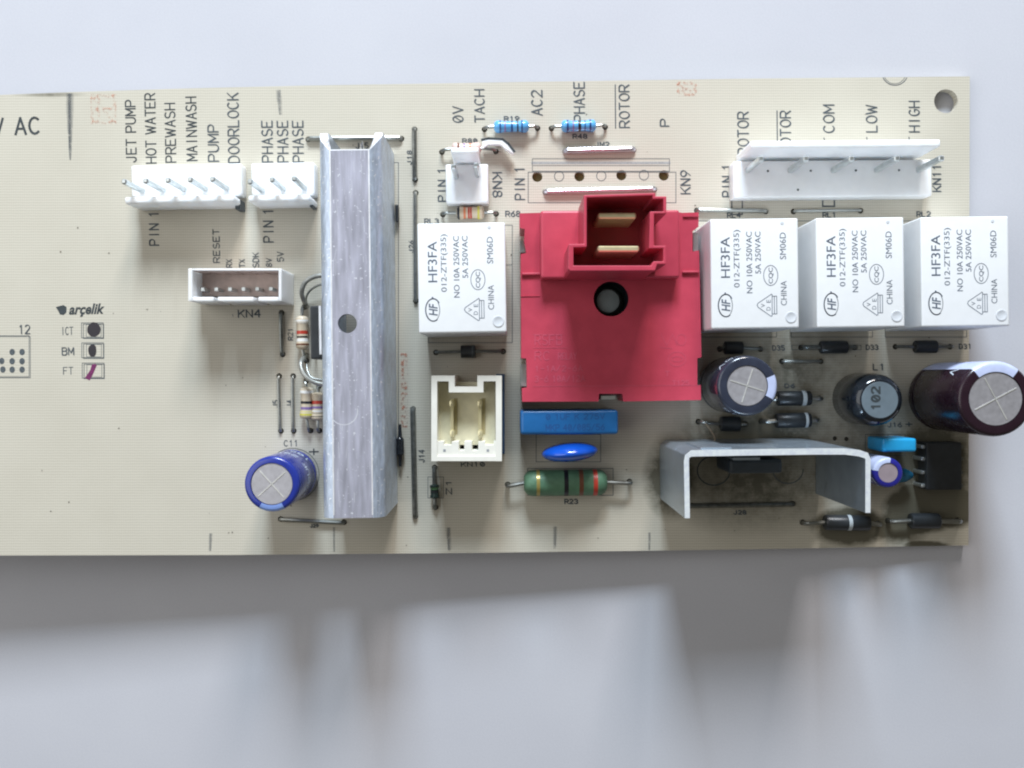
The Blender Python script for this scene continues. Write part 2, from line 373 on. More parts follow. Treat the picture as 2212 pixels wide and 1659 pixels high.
def font_mesh(text, bold=0.0, shear=0.0):
    c = bpy.data.curves.new('letters', 'FONT'); c.body = text; c.offset = bold; c.shear = shear; c.resolution_u = 3
    o = bpy.data.objects.new('letters', c); sc.collection.objects.link(o)
    me = bpy.data.meshes.new_from_object(o.evaluated_get(bpy.context.evaluated_depsgraph_get()))
    bpy.data.objects.remove(o); bpy.data.curves.remove(c)
    vs = [v.co.copy() for v in me.vertices]; fs = [tuple(p.vertices) for p in me.polygons]
    x0, x1 = min(v.x for v in vs), max(v.x for v in vs); y0, y1 = min(v.y for v in vs), max(v.y for v in vs)
    bpy.data.meshes.remove(me)
    return [((v.x - x0) / (x1 - x0), (v.y - y0) / (y1 - y0)) for v in vs], fs
def addfont(mb, text, f, z, **k):
    vs, fs = font_mesh(text, **k)
    b = [mb.bm.verts.new((*f(a, c), z)) for a, c in vs]
    for t in fs: mb.face([b[i] for i in t])

# ------------------------------------------------------------------ holes collected while parts are placed
HOLES = []
def hole(p, r=.056, kind=0):
    for h in HOLES:
        if (Vector(h[0]) - Vector((p[0], p[1]))).length < h[1] + r + .012: return
    HOLES.append(((p[0], p[1]), r, kind))
def lead(mb, a, b, zc, rr=.032, n=4):
    """a wire that rises from hole a, runs at height zc and drops into hole b"""
    a = Vector((a[0], a[1], 0)); b = Vector((b[0], b[1], 0)); d = (b - a).normalized(); r = min(zc * .9, .07)
    pts = [a + Vector((0, 0, -.1)), a + Vector((0, 0, zc - r))]
    pts += [a + d * (r * (1 - math.cos(t))) + Vector((0, 0, zc - r + r * math.sin(t))) for t in (PI / 6, PI / 3, PI / 2)]
    m_ = (a + b) / 2
    pts += [a.lerp(b, .35) + Vector((0, 0, zc + .004)), a.lerp(b, .65) + Vector((0, 0, zc + .003))]
    pts += [b - d * (r * (1 - math.cos(t))) + Vector((0, 0, zc - r + r * math.sin(t))) for t in (PI / 2, PI / 3, PI / 6)]
    pts += [b + Vector((0, 0, zc - r)), b + Vector((0, 0, -.1))]
    mb.tube(pts, rr, 8)
def jumper(fr, ax, ay, bx, by, label, m=None, rr=.033, zc=.06):
    A, B = q(fr, ax, ay), q(fr, bx, by); hole(A); hole(B)
    mb = MB(); lead(mb, A, B, zc, rr)
    return part('jumper_wire', mb, m or M_tin, origin=(A + B) / 2, label=label, smooth=True)
def axial(name, fr, hA, hB, bA, bB, dia, m, bands=(), label=None, shape='bone', zc=None, wire=None, rr=.030):
    """part lying between two holes: body, two wires, colour bands"""
    zc = zc if zc is not None else dia / 2 + .25
    HA, HB = q(fr, *hA), q(fr, *hB); hole(HA); hole(HB)
    A, B = q(fr, *bA, zc), q(fr, *bB, zc); R = dia * .05
    if shape == 'bone': prof = [(0, 0), (0, R * .45), (.03, R * .8), (.08, R), (.2, R), (.27, R * .86), (.73, R * .86), (.8, R), (.92, R), (.97, R * .8), (1, R * .45), (1, 0)]
    elif shape == 'power': prof = [(0, 0), (0, R * .55), (.03, R * .82), (.07, R * .97), (.12, R), (.88, R), (.93, R * .97), (.97, R * .82), (1, R * .55), (1, 0)]
    else: prof = [(0, 0), (0, R * .9), (.03, R), (.97, R), (1, R * .9), (1, 0)]
    body = part(name, MB().lathe(A, B, prof, 28), m, origin=(A + B) / 2, label=label, smooth=True)
    def rad(t):
        for (t0, r0), (t1, r1) in zip(prof, prof[1:]):
            if t0 <= t <= t1 and t1 > t0: return r0 + (r1 - r0) * (t - t0) / (t1 - t0)
        return R
    for t0, t1, bm_ in bands:
        mm = (t0 + t1) / 2
        part('colour_band', MB().lathe(A, B, [(t0, rad(t0) - .004), (t0, rad(t0) + .0025), (mm, rad(mm) + .0025), (t1, rad(t1) + .0025), (t1, rad(t1) - .004)], 28), bm_, body, smooth=True)
    for H, E in ((HA, A), (HB, B)):
        mb = MB(); E2 = Vector((E.x, E.y, zc * .1)); dirn = Vector((H.x - E.x, H.y - E.y, 0)); ln = dirn.length; dirn.normalize()
        r = min(.08, ln * .6, zc * .09); Hx = Vector((H.x, H.y, 0))
        pts = [E2 - dirn * .05, E2 + dirn * max(ln * .3, .01), Hx - dirn * r + Vector((0, 0, zc * .1))]
        pts += [Hx - dirn * (r * (1 - math.sin(t))) + Vector((0, 0, zc * .1 - r * (1 - math.cos(t)))) for t in (PI / 6, PI / 3, PI / 2)]
        pts += [Hx + Vector((0, 0, -.1))]
        mb.tube(pts, rr, 8); part('wire_lead', mb, wire or M_tin, body, smooth=True)
    return body

# ================================================================== TABLE
tm = bpy.data.materials.new('white_paper'); tm.use_nodes = True
N_, L_ = tm.node_tree.nodes, tm.node_tree.links; b_ = N_['Principled BSDF']; b_.inputs['Roughness'].default_value = .85
b_.inputs['Specular IOR Level'].default_value = .2
tc_ = N_.new('ShaderNodeTexCoord'); n1 = N_.new('ShaderNodeTexNoise'); n1.inputs['Scale'].default_value = .35; n1.inputs['Detail'].default_value = 3
n2_ = N_.new('ShaderNodeTexNoise'); n2_.inputs['Scale'].default_value = 28; n2_.inputs['Detail'].default_value = 5
L_.new(tc_.outputs['Object'], n1.inputs['Vector']); L_.new(tc_.outputs['Object'], n2_.inputs['Vector'])
ad = N_.new('ShaderNodeMath'); ad.operation = 'ADD'; L_.new(n1.outputs['Fac'], ad.inputs[0]); L_.new(n2_.outputs['Fac'], ad.inputs[1])
rp = N_.new('ShaderNodeValToRGB'); rp.color_ramp.elements[0].position = .7; rp.color_ramp.elements[1].position = 1.3
rp.color_ramp.elements[0].position = .35; rp.color_ramp.elements[1].position = .95
mlt = N_.new('ShaderNodeMath'); mlt.operation = 'MULTIPLY'; mlt.inputs[1].default_value = .65; L_.new(ad.outputs[0], mlt.inputs[0])
rp.color_ramp.elements[0].color = (.495, .50, .545, 1); rp.color_ramp.elements[1].color = (.565, .57, .61, 1)
L_.new(mlt.outputs[0], rp.inputs[0]); L_.new(rp.outputs[0], b_.inputs['Base Color'])
bp_ = N_.new('ShaderNodeBump'); bp_.inputs['Strength'].default_value = .12; bp_.inputs['Distance'].default_value = .01
L_.new(n2_.outputs['Fac'], bp_.inputs['Height']); L_.new(bp_.outputs[0], b_.inputs['Normal'])
mb = MB(); mb.box((0, 0), 70, 60, -.4, 0); me = mb.mesh('table_top'); me.materials.append(tm)
tb = bpy.data.objects.new('table_top', me); sc.collection.objects.link(tb)
tb['label'] = 'plain white paper surface under the circuit board'; tb['kind'] = 'structure'

# ================================================================== RELAYS
RW, RL, RH = 1.52, 1.90, 1.55
def rl(x, y):                      # measured on the first relay's top -> its own frame
    return ((x - 605) / 746 * RW, -(y - 634) / 942 * RL)
def relay_lettering():
    mb = MB(); z = RH + .002
    def put(t, x0, y0, x1, y1, **k):
        def f(a, b):               # reading upward
            return rl(x0 + (x1 - x0) * (1 - b), y1 + (y0 - y1) * a)
        g = lambda a, b: rl(x1 - (x1 - x0) * b, y1 + (y0 - y1) * a)
        addfont(mb, t, g, z, **k)
    put('HF3FA', 318, 318, 396, 668, bold=.004)
    put('012-ZTF(335)', 428, 258, 490, 752)
    put('NO 10A 250VAC', 535, 275, 584, 802, bold=.004)
    put('5A 250VAC', 610, 275, 658, 636, bold=.004)
    put('SM06D', 820, 285, 872, 515)
    put('CHINA', 824, 700, 874, 910)
    put('CQC', 722, 585, 765, 722, bold=.01)
    put('HF', 320, 850, 394, 955, bold=.02, shear=.2)
    put('V', 655, 893, 688, 925); put('D', 700, 922, 735, 952); put('E', 702, 860, 738, 885)
    def ell(cx, cy, rx, ry, wd, a0=0, a1=360):
        for p, q_ in zip(arc(cx, cy, rx, ry, a0, a1, 28), arc(cx, cy, rx, ry, a0, a1, 28)[1:]):
            mb.ribbon([rl(*p), rl(*q_)], wd, z)
    ell(740, 652, 60, 86, .011); ell(357, 905, 64, 96, .020, 60, 320); ell(352, 905, 60, 100, .010, -40, 60)
    for pl in ([(745, 812), (628, 890), (622, 908), (632, 925), (738, 1002), (748, 998), (750, 820), (745, 812)],
               [(752, 830), (788, 830), (788, 982), (752, 982)], [(768, 830), (768, 982)]):
        mb.ribbon([rl(*p) for p in pl], .012, z)
    mb.prism([rl(352 + 8 * math.cos(t), 800 + 8 * math.sin(t)) for t in [i * PI / 4 for i in range(8)]], z - .001, z)
    return mb
def make_relay(label):
    mb = MB(); hs = [[(rl(908, 1012)[0] + .085 * math.cos(-i * PI / 10), rl(908, 1012)[1] + .085 * math.sin(-i * PI / 10)) for i in range(20)]]
    x, y = RW / 2, RL / 2
    mb.box((0, 0), RW, RL, .03, RH)
    o = part('relay', mb, M_relay, origin=(0, 0, 0), label=label, bevel=.35, seg=3, smooth=True)
    c = rl(908, 1012); d = rl(842, 205)
    part('marking_dimple', MB().lathe((c[0], c[1], RH), (c[0], c[1], RH + .02), [(.1, .10), (.5, .095), (.6, .085), (.3, .07), (.1, 0)], 24, ), mat('shaded_relay_plastic', (.62, .65, .69), .5), o, smooth=True)  # greyer than the relay: the dimple's shade is in the colour
    part('moulding_pip', MB().lathe((d[0], d[1], RH), (d[0], d[1], RH + .01), [(0, .03), (.6, .025), (.6, 0)], 12), mat('shaded_relay_plastic', (.62, .65, .69), .5), o, smooth=True)
    part('lettering', relay_lettering(), M_inkr, o, recalc=False)
    for px, py in ((-.6, -.7), (-.6, .7), (.6, .7), (0, -.8), (.6, -.7)):
        part('pin', MB().box((px, py), .1, .04, -.22, .03), M_pin, o)
    return o
def tree_copy(o, label):
    c = o.copy(); sc.collection.objects.link(c); c.parent = BOARD; c['label'] = label
    for ch in list(o.children):
        d = ch.copy(); sc.collection.objects.link(d); d.parent = c
    return c
relay0 = make_relay('white relay between the long heatsink and the red socket')
def place_relay(o, fr, cx, cy, rot):
    p = q(fr, cx, cy, 15.5); o.location = (p.x, p.y, 0); o.rotation_euler = (0, 0, math.radians(rot))
place_relay(relay0, 'D3', 608, 630, .9)
for (cx, cy, lab) in ((458, 508, 'white relay beside the red socket, first of the three in a row'),
                      (1147, 501, 'white relay in the middle of the row of three'),
                      (1829, 495, 'white relay at the board edge, above the big maroon capacitor')):
    place_relay(tree_copy(relay0, lab), 'E3', cx, cy, .7)

# ================================================================== LONG ALUMINIUM CHANNEL
def channel():
    z1 = 1.8; A = q('V', 754.5, 290, 14.2); A.z = 1.8; A.x = q('V', 754, 308, 18).x; Bp = q('V', 763, 1119, 18)
    ay = (A - Bp).normalized(); ax = Vector((ay.y, -ay.x, 0)); L_len = (A - Bp).length
    W = .535; t = .13; ro = .20; ri = ro - t + .02
    P3 = lambda x, y, z: Bp * 1 + ax * x + ay * y + Vector((0, 0, z - z1))
    RC = .38                       # the far end is cut back in a quarter round
    def cutd(dz): return L_len - RC + math.sqrt(max(0, RC * RC - (RC - min(dz, RC)) ** 2))
    def half(sgn):                 # bend and leg, outer then inner: (x, z, y of the cut end)
        rows = [(W - ro, z1, W - ro, z1 - t, L_len - RC, L_len - RC + .05)]
        for a in (PI / 10, PI / 5, 3 * PI / 10, 2 * PI / 5, PI / 2):
            dz = ro * (1 - math.cos(a)) * .8; rows.append((W - ro + ro * math.sin(a), z1 - ro + ro * math.cos(a), W - t - ri + ri * math.sin(a), z1 - t - ri + ri * math.cos(a), cutd(dz) - .02, cutd(dz) + .02))
        for dz in (.24, .29, .34, .39, z1 - .02): rows.append((W, z1 - dz, W - t, z1 - max(dz, t + ri + .005), cutd(dz), cutd(dz)))
        return [(sgn * o[0], o[1], o[4]) for o in rows] + [(sgn * o[2], o[3], o[5]) for o in rows[::-1]]
    mb = MB()
    for sgn in (-1, 1):
        pr = half(sgn); n = len(pr)
        # leg and bend reach past the web at the far end, cut in a curve
        ys = []
        ys = [p[2] for p in pr]
        a = mb.verts([P3(x, 0, z) for x, z, _ in pr]); b = mb.verts([P3(x, yy, z) for (x, z, _), yy in zip(pr, ys)])
        for i in range(n): mb.face([a[i], a[(i + 1) % n], b[(i + 1) % n], b[i]])
        mb.face(a); 
    o = part('heatsink', mb, M_alub, origin=(Bp.x, Bp.y, 0), label='long folded aluminium channel heatsink running down the board', smooth=True)
    yw = L_len - .33
    hc = q('C3', 1455, 640, 18) - Bp; hx, hy = hc.dot(ax), hc.dot(ay)
    web = MB(); out = [(-W + ro, 0), (W - ro, 0), (W - ro, yw), (-W + ro, yw)]
    yt = yw - .05
    web.holed(out, [[(hx + .163 * math.cos(-i * PI / 14), hy + .163 * math.sin(-i * PI / 14)) for i in range(28)]], z1 - t, z1)
    for v in web.bm.verts: v.co = P3(v.co.x, v.co.y - (.05 if v.co.z > z1 - .01 and v.co.y > yw - .01 else 0), v.co.z)
    part('web_plate', web, M_alu, o)
    # bright cut faces at the far end
    e = MB()
    for sgn in (-1, 1):
        pr = half(sgn); vs = e.verts([P3(x, y + .002, z + .001) for x, z, y in pr]); n = len(vs)
        for i in range(n // 2 - 1): e.face([vs[i], vs[i + 1], vs[n - 2 - i], vs[n - 1 - i]])
    e2 = e.verts([P3(x, y, z) for x, y, z in ((-W + ro, yt + .003, z1 + .001), (W - ro, yt + .003, z1 + .001), (W - ro, yw + .003, z1 - t), (-W + ro, yw + .003, z1 - t))]); e.face(e2)
    part('cut_end', e, M_alue, o)
    # bright lines along the two bends
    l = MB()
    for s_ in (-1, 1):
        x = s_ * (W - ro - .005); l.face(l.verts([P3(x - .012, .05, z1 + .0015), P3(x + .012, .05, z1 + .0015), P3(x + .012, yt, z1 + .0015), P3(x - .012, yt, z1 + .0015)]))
    part('bend_line', l, M_alue, o, recalc=False)
    s_ = MB(); c = q('C4', 1120, 285, 18) - Bp; cx, cy = c.dot(ax), c.dot(ay)
    pts = [(cx + .235 * math.cos(math.radians(a)), cy + .235 * math.sin(math.radians(a))) for a in range(-150, 20, 10)]
    for p0, p1 in zip(pts, pts[1:]):
        d = Vector((p1[0] - p0[0], p1[1] - p0[1])).normalized() * .008
        s_.face(s_.verts([P3(p0[0] - d.y, p0[1] + d.x, z1 + .0015), P3(p1[0] - d.y, p1[1] + d.x, z1 + .0015), P3(p1[0] + d.y, p1[1] - d.x, z1 + .0015), P3(p0[0] + d.y, p0[1] - d.x, z1 + .0015)]))
    for k in range(46):
        x = random.uniform(-W + ro + .03, W - ro - .03); y = random.uniform(.1, yw - .1); ln = random.uniform(.03, .3); a = random.gauss(0, .07); wd = random.uniform(.0015, .004)
        if math.hypot(x - hx, y + ln / 2 - hy) < .18 + ln / 2: continue
        s_.face(s_.verts([P3(x - wd, y, z1 + .002), P3(x + wd, y, z1 + .002), P3(x + wd + a * ln, y + ln, z1 + .002), P3(x - wd + a * ln, y + ln, z1 + .002)]))
    part('scratch_marks', s_, mat('scratch', (.72, .74, .80), .5, .5), o, recalc=False, kind='stuff')
channel()
# switching transistor clamped against the channel, its tab
mb = MB().tbox('C3', 1135, 487, 1300, 945, 1, 13.5); tr = part('transistor', mb, M_black, origin=q('C3', 1200, 700), label='black power transistor against the side of the long heatsink', bevel=.3)
part('metal_tab', MB().tbox('C3', 1212, 488, 1232, 905, 6, 14.2), M_alue, tr)
for y in (540, 715, 890): part('pin', MB().tbox('C3', 1150, y - 12, 1165, y + 12, -1, 3), M_pin, tr)
def loop(pts, zs, rr, label, m):
    P_ = [q('C3', x, y, z) for (x, y), z in zip(pts, zs)]
    out = []
    for i in range(len(P_) - 1):          # smooth through the measured points
        p0, p1, p2, p3 = P_[max(i - 1, 0)], P_[i], P_[i + 1], P_[min(i + 2, len(P_) - 1)]
        for k in range(6):
            t = k / 6; out.append(.5 * ((2 * p1) + (p2 - p0) * t + (2 * p0 - 5 * p1 + 4 * p2 - p3) * t * t + (3 * p1 - p0 - 3 * p2 + p3) * t ** 3))
    out.append(P_[-1])
    return part('bent_lead', MB().tube(out, rr, 10), m, origin=P_[0], label=label, smooth=True)
loop([(1300, 235), (1200, 232), (1105, 275), (1065, 360), (1080, 440), (1110, 500)], [4, 4, 4, 3.6, 2.5, -.5], .045, 'thick grey lead looping out from the heatsink by the small socket', M_greyp)
loop([(1300, 300), (1215, 310), (1150, 345), (1108, 400), (1100, 470)], [2, 2, 1.8, 1.2, -.5], .022, 'thin lead inside the upper thick loop', M_tin)
loop([(1108, 900), (1062, 960), (1062, 1030), (1110, 1105), (1190, 1150), (1300, 1170)], [-.5, 2.6, 3.6, 4, 4, 4], .045, 'thick grey lead looping back under the heatsink below the transistor', M_greyp)
loop([(1105, 985), (1115, 1050), (1160, 1110), (1300, 1130)], [.4, 1.2, 1.8, 2], .022, 'thin lead inside the lower thick loop', M_tin)
axial('resistor', 'C3', (1082, 500), (1105, 960), (1066, 575), (1072, 865), 2.4, M_rest, [(.05, .22, M_bwht), (.44, .54, M_bred), (.60, .65, M_bblk), (.67, .76, M_bwht), (.82, .87, M_bbrn)], 'tan resistor beside the black transistor')
axial('resistor', 'C3', (1100, 1135), (1140, 1560), (1108, 1185), (1104, 1460), 2.5, M_rest, [(.04, .2, M_bwht), (.44, .52, M_bblk), (.62, .70, M_bvio), (.76, .93, M_byel)], 'tan resistor with a yellow end below the transistor')
axial('resistor', 'C3', (1210, 1180), (1215, 1560), (1200, 1230), (1200, 1470), 2.4, M_rest, [(.3, .42, M_bred), (.5, .58, M_bvio), (.64, .7, M_bwht), (.74, 1, M_bblk)], 'resistor half hidden under the edge of the long heatsink', zc=1.4)
# parts showing along the heatsink's other foot
mb = MB().tbox('D1', 1482, 1140, 1512, 1290, 0, 1.6); part('clip', mb, M_black, origin=q('D1', 1500, 1200), label='small black clip at the upper foot of the long heatsink', bevel=.5)
B1, B2 = q('C4', 1600, 400, 1.2), q('C4', 1605, 760, 1.2)
part('diode', MB().lathe(B1, B2, [(0, 0), (0, .03), (.3, .04), (.35, .075), (.7, .075), (.75, .04), (1, .03), (1, 0)], 16), M_glossblack, origin=B1, label='small black bead diode at the lower foot of the long heatsink', smooth=True)

# ================================================================== CONNECTORS
def pins(par, fr, feet, zt, wpx=.9, zb=-2, m=None):
    for x, y in feet:
        c = q(fr, x, y, 3.4); hole(q(fr, x, y, 3.4)[:2], .06)
        part('pin', MB().box(c, wpx * .1, wpx * .1, zb * .1, zt * .1, math.radians(1)), m or M_pin, par, bevel=.2, seg=1)
# six-way style header, pump outputs
mb = MB(); mb.tbox('C1', 1125, 838, 2072, 1112, 0, 3.4, math.radians(1.2)); mb.tbox('C1', 1068, 1108, 2008, 1168, .02, 7.2, math.radians(1.2))
h = part('pin_header', mb, M_white, origin=q('C1', 1600, 1000), label='white five pin header under the pump and lock labels', bevel=.45, seg=3, smooth=True)
pins(h, 'C1', [(1222, 1066), (1398, 1060), (1580, 1054), (1762, 1050), (1944, 1046)], 11.5)
part('end_notch', MB().tbox('C1', 2018, 1140, 2062, 1222, .3, 3.42), M_inkg, h)
mb = MB(); mb.tbox('D1', 248, 785, 792, 1066, 0, 3.4, math.radians(1)); mb.tbox('D1', 222, 1062, 750, 1118, .02, 7.2, math.radians(1))
h = part('pin_header', mb, M_white, origin=q('D1', 520, 950), label='white three pin header under the three phase labels', bevel=.45, seg=3, smooth=True)
pins(h, 'D1', [(345, 1028), (525, 1012), (705, 1004)], 11.5)
part('end_notch', MB().tbox('D1', 752, 1100, 778, 1165, .3, 3.42), M_inkg, h)
# two pin header with lock tab
mb = MB(); mb.tbox('D2', 392, 798, 758, 1128, 0, 3.6, math.radians(.8)); mb.tbox('D2', 436, 655, 676, 705, .02, 10.6, math.radians(.8))
h = part('pin_header', mb, M_white, origin=q('D2', 570, 950), label='white two pin header with a tall lock tab beside the blue resistors', bevel=.35, seg=3, smooth=True)
pins(h, 'D2', [(482, 905), (665, 893)], 11.5)
# five pin header at the motor labels
mb = MB(); mb.tbox('E2', 345, 765, 2048, 1078, 0, 3.6, math.radians(.5)); mb.tbox('E2', 492, 592, 2122, 655, .02, 10.6, math.radians(.5))
h = part('pin_header', mb, M_white, origin=q('E2', 1200, 900), label='wide white five pin header above the row of three relays', bevel=.35, seg=3, smooth=True)
pins(h, 'E2', [(465, 852), (830, 852), (1200, 852), (1570, 850), (1930, 848)], 12.5, 1.0)
for x, y in ((640, 857), (1008, 855), (1395, 852), (1765, 850), (898, 1018)):
    c = q('E2', x, y, 3.6); part('sprue_mark', MB().lathe(c, c + Vector((0, 0, .006)), [(0, .022), (1, .018), (1, 0)], 10), M_inkg, h)
# small boxed socket
def ringbox(fr, x0, y0, x1, y1, z1, t, rot, slots=()):
    mb = MB()
    l, t_, r, b = t
    mb.tbox(fr, x0, y0, x0 + l, y1, 0, z1, 0); mb.tbox(fr, x1 - r, y0, x1, y1, 0, z1, 0)
    mb.tbox(fr, x0 + l, y0, x1 - r, y0 + t_, .01, z1 - .01, 0)
    xs = [x0 + l] + [v for s in slots for v in s] + [x1 - r]
    for a, c in zip(xs[::2], xs[1::2]): mb.tbox(fr, a, y1 - b, c, y1, .01, z1 - .01, 0)
    mb.tbox(fr, x0 + l, y1 - b + 4, x1 - r, y1 - 4, .01, z1 - 5, 0)
    return mb
h = part('box_socket', ringbox('C3', 88, 168, 890, 448, 9.5, (36, 16, 26, 36), 0, [(308, 342), (650, 690)]), M_white, origin=q('C3', 480, 300), label='small white six pin box socket above the printed KN4', bevel=.12, seg=2)
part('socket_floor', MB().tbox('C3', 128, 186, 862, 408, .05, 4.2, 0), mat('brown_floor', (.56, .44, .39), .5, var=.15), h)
part('inner_wall', MB().tbox('C3', 128, 186, 864, 190, 4.2, 8.9, 0), mat('shaded_wall_pink', (.50, .38, .34), .5, var=.12), h)  # thin sheet: shade on the white inner wall, painted brownish pink
for i in range(6):
    part('pin', MB().box(q('C3', 213 + 117 * i, 347 - i, 7.5), .06, .06, .4, .75), M_pin, h)
    if i: part('wall_rib', MB().tbox('C3', 158 + 117 * i, 188, 170 + 117 * i, 204, 4.2, 7.5), mat('shaded_wall_pink', (.50, .38, .34), .5), h)
# tall two contact socket
def rast():
    mb = MB(); fr = 'D4'; z = 11
    for (x0, y0, x1, y1) in ((345, 95, 395, 830), (898, 95, 950, 830), (395, 95, 545, 145), (740, 95, 898, 145), (495, 145, 545, 240), (740, 145, 792, 240), (545, 190, 740, 240)):
        mb.tbox(fr, x0, y0, x1, y1, 0, z, 0)
    mb.tbox(fr, 395, 790, 898, 829, .01, z - .02, 0)
    for x0, x1 in ((395, 450), (520, 580), (628, 692), (748, 805), (880, 898)): mb.tbox(fr, x0, 664, x1, 790, .01, z - .3, 0)
    mb.tbox(fr, 450, 694, 520, 790, .01, z - .3, 0); mb.tbox(fr, 805, 694, 880, 790, .01, z - .3, 0)
    mb.tbox(fr, 580, 742, 628, 790, .01, z - .3, 0); mb.tbox(fr, 692, 742, 748, 790, .01, z - .3, 0)
    h = part('box_socket', mb, M_cream, origin=q(fr, 650, 460), label='cream two contact box socket below the first relay', bevel=.0)
    part('socket_floor', MB().tbox(fr, 398, 150, 896, 690, .05, 7.0, 0), M_floorb, h)
    part('side_dark_strip', MB().tbox(fr, 900, 82, 974, 768, .05, 8.0, 0), mat('dark_navy', (.02, .045, .09), .4), h)  # narrow dark strip beside the right wall
    for x in (533, 772):
        c0, c1 = q(fr, x - 8, 300, 8), q(fr, x - 8, 610, 8); cc = (c0 + c1) / 2
        b = part('contact_blade', MB().box(cc, .05, (c0 - c1).length, .68, .88, 0), M_gold, h, bevel=.1, seg=1)
        part('blade_slot', MB().tbox(fr, x + 8, 290, x + 38, 600, 6.8, 7.08, 0), mat('slot_shade', (.42, .36, .2), .5), h)
        for p in (q(fr, x - 9, 335, 7.6), q(fr, x - 5, 588, 7.6)):
            part('contact_tip', MB().box(p, .08, .11, .68, .94, 0), M_gold, h, bevel=.25, seg=2, smooth=True)
    for x in (458, 830): part('core_hole', MB().tbox(fr, x - 11, 728, x + 11, 750, z - .5, z - .27), mat('grey_skirt', (.30, .32, .34), .5), h)
rast()

# ================================================================== RED SOCKET SWITCH
def red():
    Z1, Z2, Z3 = 10, 13, 24
    P1 = lambda x, y: q('E1', x, y, Z1)[:2]
    def D4p(x, y): return q('D4', x, y, Z1)[:2]
    body = [P1(188, 305), P1(368, 300), P1(372, 262 + 40), P1(1560, 296), P1(1580, 300), P1(1725, 296), P1(1722, 420), P1(1672, 460), P1(1672, 632), P1(1728, 622), P1(1748, 1540), P1(1712, 1550)]
    body += [q('E3', 84, 1075, Z1)[:2], q('E3', 84, 1238, Z1)[:2], q('E3', 106, 1236, Z1)[:2], q('E3', 108, 1332, Z1)[:2]]
    body += [D4p(1995, 318), D4p(1985, 252), D4p(1785, 252), D4p(1780, 318), D4p(1125, 320), D4p(1122, 205), D4p(1165, 198), D4p(1162, 0), q('D3', 1160, 1322, Z1)[:2], q('D3', 1116, 1318, Z1)[:2]]
    body += [P1(196, 655), P1(245, 645), P1(225, 545), P1(232, 440), P1(190, 432)]
    hc = q('E1', 972, 1040, Z1); R = 150 * unit('E1', Z1)
    circ = [(hc.x + R * math.cos(-i * PI / 16), hc.y + R * math.sin(-i * PI / 16)) for i in range(32)]
    mb = MB().holed(body, [circ], .12, Z1 * .1)
    o = part('motor_socket', mb, M_red, origin=(hc.x, hc.y, 0), label='large red plastic switch block with a raised two blade socket', bevel=.0)
    part('round_plug', MB().lathe((hc.x, hc.y, .1), (hc.x, hc.y, 1.0), [(0, 0), (0, R * .78), (.06, R * .8), (.06, R * .985), (.5, R * .985)], 32), M_glue, o, smooth=True)
    part('plug_head', MB().lathe((hc.x - .03, hc.y - .02, .3), (hc.x - .03, hc.y - .02, .80), [(0, R * .74), (.85, R * .74), (.97, R * .66), (1, R * .5), (1, 0)], 28), M_glue, o, smooth=True)
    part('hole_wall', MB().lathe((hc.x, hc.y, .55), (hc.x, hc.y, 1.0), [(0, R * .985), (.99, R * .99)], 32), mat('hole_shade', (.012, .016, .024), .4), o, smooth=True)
    part('raised_block', MB().tbox('E1', 367, 278, 1560, 862, Z1, Z2, math.radians(.4)), M_red, o, bevel=.5, seg=3, smooth=True)
    P3 = lambda x, y: q('E1', x, y, Z3)[:2]
    outer = [P3(*p) for p in ((738, 148), (1352, 128), (1354, 158), (1448, 158), (1448, 308), (1342, 308), (1340, 560), (1342, 582), (1446, 582), (1446, 648), (1446, 742), (1368, 742), (1350, 796), (622, 800), (604, 780), (608, 568), (738, 566))]
    inner = [P3(*p) for p in ((764, 170), (1330, 152), (1330, 182), (1422, 182), (1422, 288), (1306, 288), (1298, 606), (1420, 606), (1420, 716), (1336, 716), (1318, 752), (650, 752), (650, 598), (764, 594))]
    part('socket_tower', MB().holed(outer, [inner], Z2 * .1 - .05, Z3 * .1), M_red, o, bevel=.14, seg=2)
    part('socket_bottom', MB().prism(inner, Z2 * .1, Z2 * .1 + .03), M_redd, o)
    for (x0, x1, y0, y1, zt) in ((862, 1190, 300, 350, 22), (858, 1214, 584, 634, 22)):
        b = MB().tbox('E1', x0, y0, x1, y1, Z2, zt, 0)
        part('contact_blade', b, M_gold, o, bevel=.22, seg=1)
    # ribs and small steps
    part('side_ridge', MB().tbox('E1', 205, 812, 366, 836, Z1, Z1 + .5), M_red, o, bevel=.2); part('side_ridge', MB().tbox('E1', 1585, 796, 1730, 818, Z1, Z1 + .5), M_red, o, bevel=.2)
    part('side_ridge', MB().tbox('E1', 1590, 318, 1722, 334, Z1, Z1 + .3), M_red, o); part('side_ridge', MB().tbox('E1', 196, 1012, 360, 1018, Z1, Z1 + .12), M_red, o)
    part('side_step', MB().tbox('E1', 1300, 300, 1344, 590, Z2, Z3 - 2), M_red, o, bevel=.2)
    for (fr, x0, y0, x1, y1) in (('D3', 1112, 1370, 1160, 1560), ('E1', 190, 540, 238, 640), ('E1', 1676, 470, 1720, 628)):
        part('steel_clip', MB().tbox(fr, x0, y0, x1, y1, .5, Z1 - 2), M_pin, o)
    part('steel_clip', MB().tbox('D4', 1800, 268, 1925, 300, 1, Z1 - .6), M_pin, o)
    # raised moulded writing
    for t, rc in (('RSFB', (1235, 1120, 1465, 1205)), ('RC', (1235, 1262, 1360, 1335)), ('RELAY', (1435, 1275, 1590, 1328)), ('1-1A/2-6A', (1235, 1385, 1640, 1430)), ('3-6 10A/12A', (1235, 1470, 1660, 1520))):
        silk(t, 'D3', rc, 'right', .13, False, M_redl, Z1, 'moulded_lettering', o, zoff=.004)
